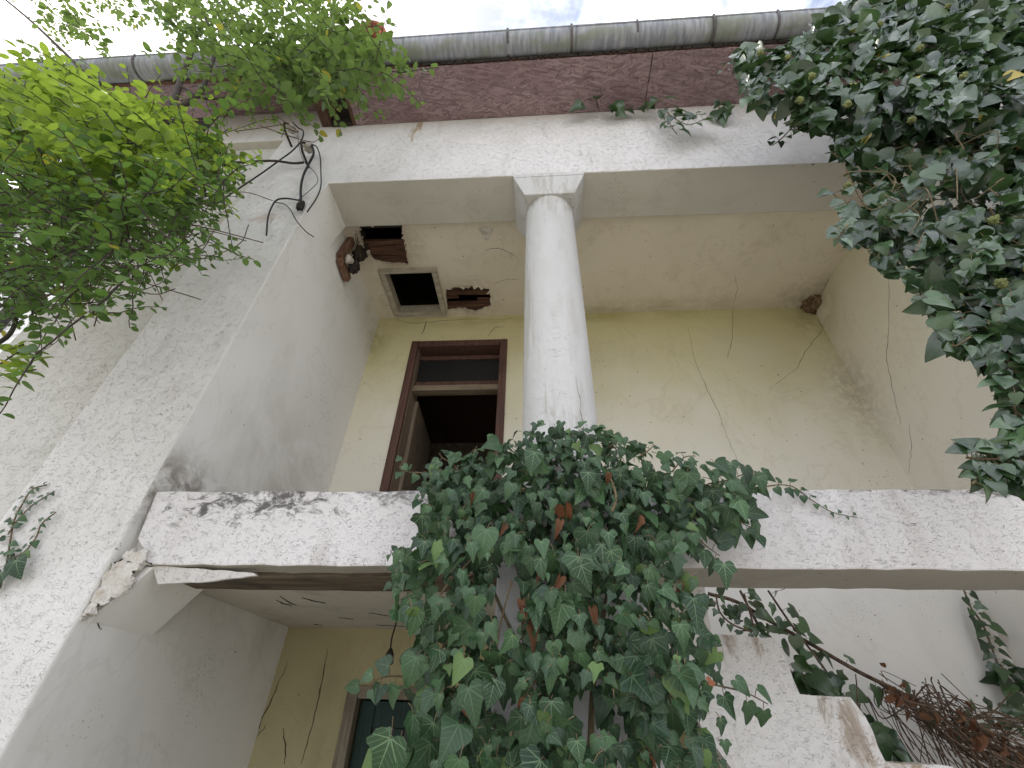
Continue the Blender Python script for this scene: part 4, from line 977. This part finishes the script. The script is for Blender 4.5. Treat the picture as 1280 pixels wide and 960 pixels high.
# --- ivy sprig on the wall at far left
t_ = empty('ivy_sprig', at(5, 735, Y=1.49), 'small three-branched ivy sprig creeping on the white wall at far left', 'ivy'); it = []; pt = MB()
shoot([(0, 735), (8, 705), (12, 680), (18, 650), (28, 630), (40, 612), (58, 606)], 1.49, 17, .045, .018, .25, .003, 1., it, pt, 6, r)
shoot([(10, 668), (22, 650), (40, 632), (55, 622), (68, 614)], 1.485, 12, .035, .016, .25, .0025, 1., it, pt, 6, r)
shoot([(10, 700), (30, 690), (45, 672), (52, 655), (70, 640)], 1.485, 13, .038, .018, .25, .0025, 1., it, pt, 6, r)
it.append((4, leaf_matrix(at(20, 700, Y=1.46), (0, -1, .1), (.5, 0, -.6), .075))); it.append((1, leaf_matrix(at(2, 715, Y=1.46), (0, -1, .1), (.1, 0, -1), .07)))
grow(t_, it, IVY, M_IVY); pt.build('petioles', M_STEM, t_)['kind'] = 'stuff'
for C, rad in stems: MB().tube(C, rad, 5).build('stem', M_STEM, t_, smooth=True)
stems.clear()

# --- vines in the stairwell
t_ = empty('climbing_vine', (2.2, 2.6, 0), 'long woody ivy vine slanting down behind the stepped stair wall', 'ivy'); it = []; pt = MB()
shoot([(885, 742), (920, 752), (960, 775), (1010, 803), (1070, 838), (1130, 868), (1190, 905), (1290, 960)], 2.45, 12, 0.091, 0.078, .45, .0085, 1., it, pt, 6, r)
shoot([(925, 738), (950, 785), (980, 830), (1010, 862), (1050, 905), (1080, 940)], 2.40, 20, 0.091, 0.098, .4, .006, 1., it, pt, 6, r)
shoot([(960, 738), (985, 775), (1010, 808), (1040, 850), (1062, 890), (1090, 935)], 2.42, 18, 0.085, 0.098, .4, .005, 1., it, pt, 6, r)
shoot([(895, 745), (900, 765), (915, 780), (940, 790)], 2.35, 12, .05, .04, .4, .004, 1., it, pt, 6, r)
shoot([(930, 742), (940, 775), (945, 795)], 2.38, 7, .06, .05, .4, .004, 1., it, pt, 6, r)
for i in range(16):
    p = at(r.uniform(980, 1040), r.uniform(835, 865), Y=r.uniform(2.2, 2.4)); it.append((r.randrange(6), leaf_matrix(p, Vector((0, -1, .2))+rv(r, .4), Vector((.2, 0, -1))+rv(r, .4), r.uniform(.07, .10))))
for i in range(18):
    k = r.random(); p = at(1040+k*75+r.uniform(-14, 14), 865+k*72+r.uniform(-12, 8), Y=r.uniform(2.2, 2.4)); it.append((r.randrange(6), leaf_matrix(p, Vector((0, -1, .2))+rv(r, .4), Vector((.4, 0, -1))+rv(r, .4), r.uniform(.07, .11))))
grow(t_, it, IVY, M_IVY2); pt.build('petioles', M_STEM, t_)['kind'] = 'stuff'
for C, rad in stems: MB().tube(C, rad, 6).build('stem', M_DEAD, t_, smooth=True)
stems.clear()
t_ = empty('climbing_vine', (2.3, 2.8, 0), 'leafy ivy strand hanging down the white stairwell wall at the right edge', 'ivy'); it = []; pt = MB()
shoot([(1205, 738), (1214, 760), (1228, 780), (1238, 805), (1245, 825), (1255, 850), (1270, 870), (1285, 895)], 2.80, 22, .062, .105, .35, .005, 1., it, pt, 6, r)
shoot([(1250, 830), (1262, 850), (1275, 865)], 2.78, 9, .09, .10, .35, .004, 1., it, pt, 6, r)
shoot([(1295, 742), (1275, 748), (1258, 752)], 2.80, 6, .05, .07, .35, .004, 1., it, pt, 6, r)
shoot([(1200, 930), (1215, 900), (1240, 890), (1262, 897), (1290, 905)], 2.6, 14, .06, .07, .4, .005, 1., it, pt, 6, r)
grow(t_, it, IVY, M_IVY2); pt.build('petioles', M_STEM, t_)['kind'] = 'stuff'
for C, rad in stems: MB().tube(C, rad, 6).build('stem', M_STEM, t_, smooth=True)
stems.clear()
dh = MB(); r = random.Random(23)
for i in range(280):
    k = r.random()**.5; cx, cy = 1075+k*225, 852+k*110+r.gauss(0, 5+15*k)
    a = at(cx+r.gauss(0, 12), cy, Y=r.uniform(2.25, 2.7)); d = Vector((.9, r.uniform(-.3, .3), -.55))+rv(r, .35); L_ = r.uniform(.10, .34)
    b_ = a+d.normalized()*L_
    dh.tube(curve([a, a.lerp(b_, .5)+rv(r, .03), b_], 4), r.uniform(.0012, .0032), 4, cap=False)
for i in range(46):
    a = at(r.uniform(1068, 1180), r.uniform(838, 890), Y=r.uniform(2.3, 2.6)); b_ = a+Vector((r.uniform(-.02, .22), r.uniform(-.1, .1), -r.uniform(.12, .42)))
    dh.tube(curve([a, a.lerp(b_, .4)+rv(r, .04), b_], 6), r.uniform(.0016, .003), 4, cap=False)
dead = empty('dead_vine_heap', (2.0, 2.5, 0), 'heap of dead brown vine stems on the stairs at lower right', 'dead vine')
dh.build('twigs', M_DEAD, dead)['kind'] = 'stuff'
it = []
for i in range(34):
    k = r.random()**.7; p = at(1070+k*200+r.gauss(0, 10), 850+k*85+r.gauss(0, 14), Y=r.uniform(2.2, 2.5)); it.append((r.randrange(6), leaf_matrix(p, Vector((0, -1, .2))+rv(r, .6), Vector((0, 0, -1))+rv(r, .6), r.uniform(.035, .06))))
grow(dead, it, SHRIV, M_DEADLEAF, part='withered_leaf')

# --- the shrub at upper left
T = empty('shrub_tree', (-3.3, .9, 0), 'leafy light green shrub tree leaning over the left end of the facade', 'tree')
r = random.Random(29); itB = []; itH = []; itL = []; tw = MB(); twd = MB()
def limb(pts, r0, r1, name='branch'):
    C = curve(pts, 8); MB().tube(C, [r0+(r1-r0)*i/(len(C)-1) for i in range(len(C))], 8).build(name, M_BARK, T, smooth=True); return C
limb([(-3.3, .9, -.05), (-3.35, .92, 1.2), (-3.2, .95, 2.4), (-3.05, .95, 3.4), (-2.7, .95, 4.0)], .075, .035, 'trunk')
limb([(-2.7, .95, 4.0), at(150, 260, Y=.95), at(175, 190, Y=.95), at(197, 150, Y=.95)], .03, .022)
limb([at(195, 153, Y=.95), at(212, 136, Y=.95), at(222, 112, Y=.95), at(231, 86, Y=.95), at(240, 62, Y=.92), at(243, 35, Y=.9), at(246, -20, Y=.88)], .022, .013)
limb([at(197, 152, Y=.95), at(225, 135, Y=.95), at(250, 115, Y=.94), at(261, 90, Y=.92), at(268, 60, Y=.9), at(258, 25, Y=.88), at(238, -8, Y=.85)], .018, .009)
limb([at(225, 107, Y=.95), at(255, 123, Y=.97), at(295, 122, Y=1.0), at(330, 132, Y=1.03)], .009, .004)
limb([at(-20, -22, Y=.75), at(28, 17, Y=.78), at(60, 46, Y=.8), at(100, 85, Y=.85), at(135, 120, Y=.9), at(160, 160, Y=.92)], .008, .012)
limb([at(-30, 130, Y=.9), at(10, 146, Y=.9), at(40, 158, Y=.9), at(75, 170, Y=.92)], .014, .008)
limb([at(-25, 102, Y=1.0), at(15, 100, Y=1.0), at(50, 95, Y=1.0), at(78, 85, Y=1.0)], .012, .006)
limb([at(-25, 440, Y=.8), at(10, 420, Y=.82), at(20, 395, Y=.85), at(15, 370, Y=.9)], .007, .004)
limb([at(190, 205, Y=.95), at(215, 195, Y=1.0), at(235, 172, Y=1.02), at(262, 172, Y=1.05), at(290, 160, Y=1.1)], .008, .003)
for pts in ([(265, 40), (300, 20), (340, 25), (380, 10)], [(250, 20), (290, -5), (330, -15)], [(330, 60), (370, 62), (410, 70), (450, 66)], [(240, 0), (200, -10), (160, -20)]): limb([at(px, py, Y=.85) for px, py in pts], .006, .003)
def twig(start, d, L, n, s, items, spread=.5, droop=.5, rad=.0022):
    p = Vector(start); d = Vector(d).normalized(); pts = [p.copy()]; k = max(4, n//2)
    for i in range(k):
        d = (d+rv(r, .16)+Vector((0, 0, -droop*.08))).normalized(); p = p+d*(L/k); pts.append(p.copy())
    tw.tube(pts, [rad*(1-.6*i/k) for i in range(k+1)], 4, cap=False)
    for i in range(n):
        f = (i+.7)/n; j = min(k-1, int(f*k)); q = pts[j].lerp(pts[j+1], f*k-j); dd = (pts[j+1]-pts[j]).normalized()
        up = Vector((0, -.35, .9))+rv(r, .45); sd = dd.cross(up).normalized()*(1 if i % 2 else -1)
        t_ = dd*.55+sd*.9+Vector((0, 0, -.25))+rv(r, .25); ss = s*r.uniform(.7, 1.25)*(1-.25*f)
        items.append((r.randrange(3), leaf_matrix(q+t_.normalized()*ss*.15, up, t_, ss)))
polyB = [(-30, 125), (40, 108), (120, 112), (175, 132), (215, 150), (270, 175), (292, 215), (285, 245), (255, 265), (240, 300), (222, 332), (190, 350), (140, 340), (120, 370), (135, 395), (105, 400), (60, 385), (30, 360), (-30, 395)]
n_t = 0; tries = 0
while n_t < 860 and tries < 24000:
    tries += 1; px, py = r.uniform(-30, 300), r.uniform(90, 400)
    if not inside(polyB, px, py): continue
    if py > 300 and r.random() < .45: continue
    if 190 < px < 290 and py < 160 and r.random() < .8: continue
    n_t += 1; y = r.uniform(.55, 1.18)
    s = r.uniform(.030, .050)*(1.1 if py < 220 else .9)
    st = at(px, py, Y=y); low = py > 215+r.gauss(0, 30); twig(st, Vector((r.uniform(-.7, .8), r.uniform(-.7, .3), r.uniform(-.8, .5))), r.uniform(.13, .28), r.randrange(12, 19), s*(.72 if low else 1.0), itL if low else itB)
# sprays that leave the mass
for pxs, Y, n, s in (([(95, 360), (118, 385), (132, 398)], .85, 14, .032), ([(60, 350), (85, 385), (108, 400)], .85, 14, .034), ([(230, 300), (225, 325), (215, 335)], 1.0, 12, .03), ([(265, 220), (288, 238), (300, 243)], 1.0, 12, .03), ([(270, 170), (300, 160), (330, 150), (348, 150)], 1.05, 16, .03),
        ([(0, 455), (25, 440), (42, 445), (35, 462)], .8, 12, .036), ([(-5, 470), (20, 466), (45, 462)], .8, 10, .034), ([(-10, 430), (12, 436), (30, 430)], .8, 10, .036), ([(345, 150), (355, 160), (352, 172)], 1.1, 8, .03)):
    C = curve([at(px, py, Y=Y) for px, py in pxs], 6)
    for i in range(n):
        f = i/n*(len(C)-1); k = int(f); q = C[k].lerp(C[min(k+1, len(C)-1)], f-k); dd = (C[min(k+1, len(C)-1)]-C[k-1 if k else 0]).normalized()
        sd = dd.cross(Vector((0, -.4, 1))).normalized()*(1 if i % 2 else -1); t_ = dd*.5+sd+rv(r, .25)
        itB.append((r.randrange(3), leaf_matrix(q, Vector((0, -.5, .8))+rv(r, .4), t_, s*r.uniform(.8, 1.2))))
    tw.tube(C, .002, 4)
# canopy against the sky and over the gutter
polyH = [[(225, -20), (440, -20), (448, 20), (470, 45), (455, 78), (400, 100), (340, 108), (300, 95), (260, 100), (225, 60), (210, 20)], [(0, -20), (190, -20), (180, 15), (150, 45), (110, 60), (90, 40), (40, 10)], [(160, -20), (230, -20), (225, 40), (200, 20)], [(30, 60), (110, 70), (130, 110), (60, 110)], [(330, 60), (470, 55), (505, 82), (455, 108), (390, 122), (320, 130), (290, 110)]]
for pi, (pl, cnt) in enumerate(zip(polyH, (200, 34, 12, 8, 84))):
    n_t = 0; tries = 0
    while n_t < cnt and tries < 5000:
        tries += 1; px, py = r.uniform(-10, 510), r.uniform(-20, 135)
        if not inside(pl, px, py): continue
        if 195 < px < 285 and 45 < py < 140 and r.random() < .85: continue
        n_t += 1; y = r.uniform(.62, .98)
        twig(at(px, py, Y=y), Vector((r.uniform(-.8, .9), r.uniform(-.5, .4), r.uniform(-.5, .4))), r.uniform(.16, .32), r.randrange(12, 19), r.uniform(.036, .052), itH)
for pxs, n, s in (([(440, 62), (465, 80), (495, 90), (520, 88), (548, 84)], 20, .045), ([(470, 82), (492, 105), (500, 128)], 16, .038), ([(0, -10), (60, 40), (115, 85)], 14, .04), ([(20, 50), (40, 58), (62, 75)], 12, .042), ([(100, 40), (120, 60), (130, 72)], 10, .04), ([(440, 40), (480, 30), (497, 34)], 8, .04), ([(400, 95), (430, 105), (455, 118)], 12, .035), ([(415, 100), (450, 88), (472, 70)], 12, .04)):
    C = curve([at(px, py, Y=.86) for px, py in pxs], 6); tw.tube(C, .0024, 4)
    for i in range(n):
        f = i/n*(len(C)-1); k = int(f); q = C[k].lerp(C[min(k+1, len(C)-1)], f-k); dd = (C[min(k+1, len(C)-1)]-C[k-1 if k else 0]).normalized()
        sd = dd.cross(Vector((0, -.6, .8))).normalized()*(1 if i % 2 else -1); t_ = dd*.5+sd+rv(r, .25)
        itH.append((r.randrange(3), leaf_matrix(q, Vector((0, -.6, .7))+rv(r, .4), t_, s*r.uniform(.8, 1.2))))
# bare dead twigs inside the shrub
for i in range(190):
    px, py = r.gauss(140, 48), r.gauss(268, 42); a = at(px, py, Y=r.uniform(.75, 1.1)); d = Vector((r.uniform(-1, 1), r.uniform(-.4, .4), r.uniform(-.9, .5)))
    b_ = a+d.normalized()*r.uniform(.12, .35); twd.tube(curve([a, a.lerp(b_, .5)+rv(r, .035), b_], 4), r.uniform(.0014, .0026), 4, cap=False)
for i in range(26):
    px, py = r.uniform(240, 400), r.uniform(70, 160); a = at(px, py, Y=r.uniform(.9, 1.15)); b_ = a+Vector((r.uniform(-.3, .4), r.uniform(-.1, .1), r.uniform(-.4, .2)))
    twd.tube(curve([a, a.lerp(b_, .5)+rv(r, .05), b_], 5), .0024, 4, cap=False)
grow(T, itL, OVATE, M_BUSHLOW, 100, 'lower_foliage', score=lambda p: 2.-p.y)
grow(T, itB, OVATE, M_BUSH, 120, score=lambda p: 2.-p.y)
grow(T, itH, OVATE, M_BUSHHI, 80, 'canopy_foliage', score=lambda p: 2.-p.y)
tw.build('twigs', M_BARK, T)['kind'] = 'stuff'
twd.build('dead_twigs', M_DEAD, T)['kind'] = 'stuff'
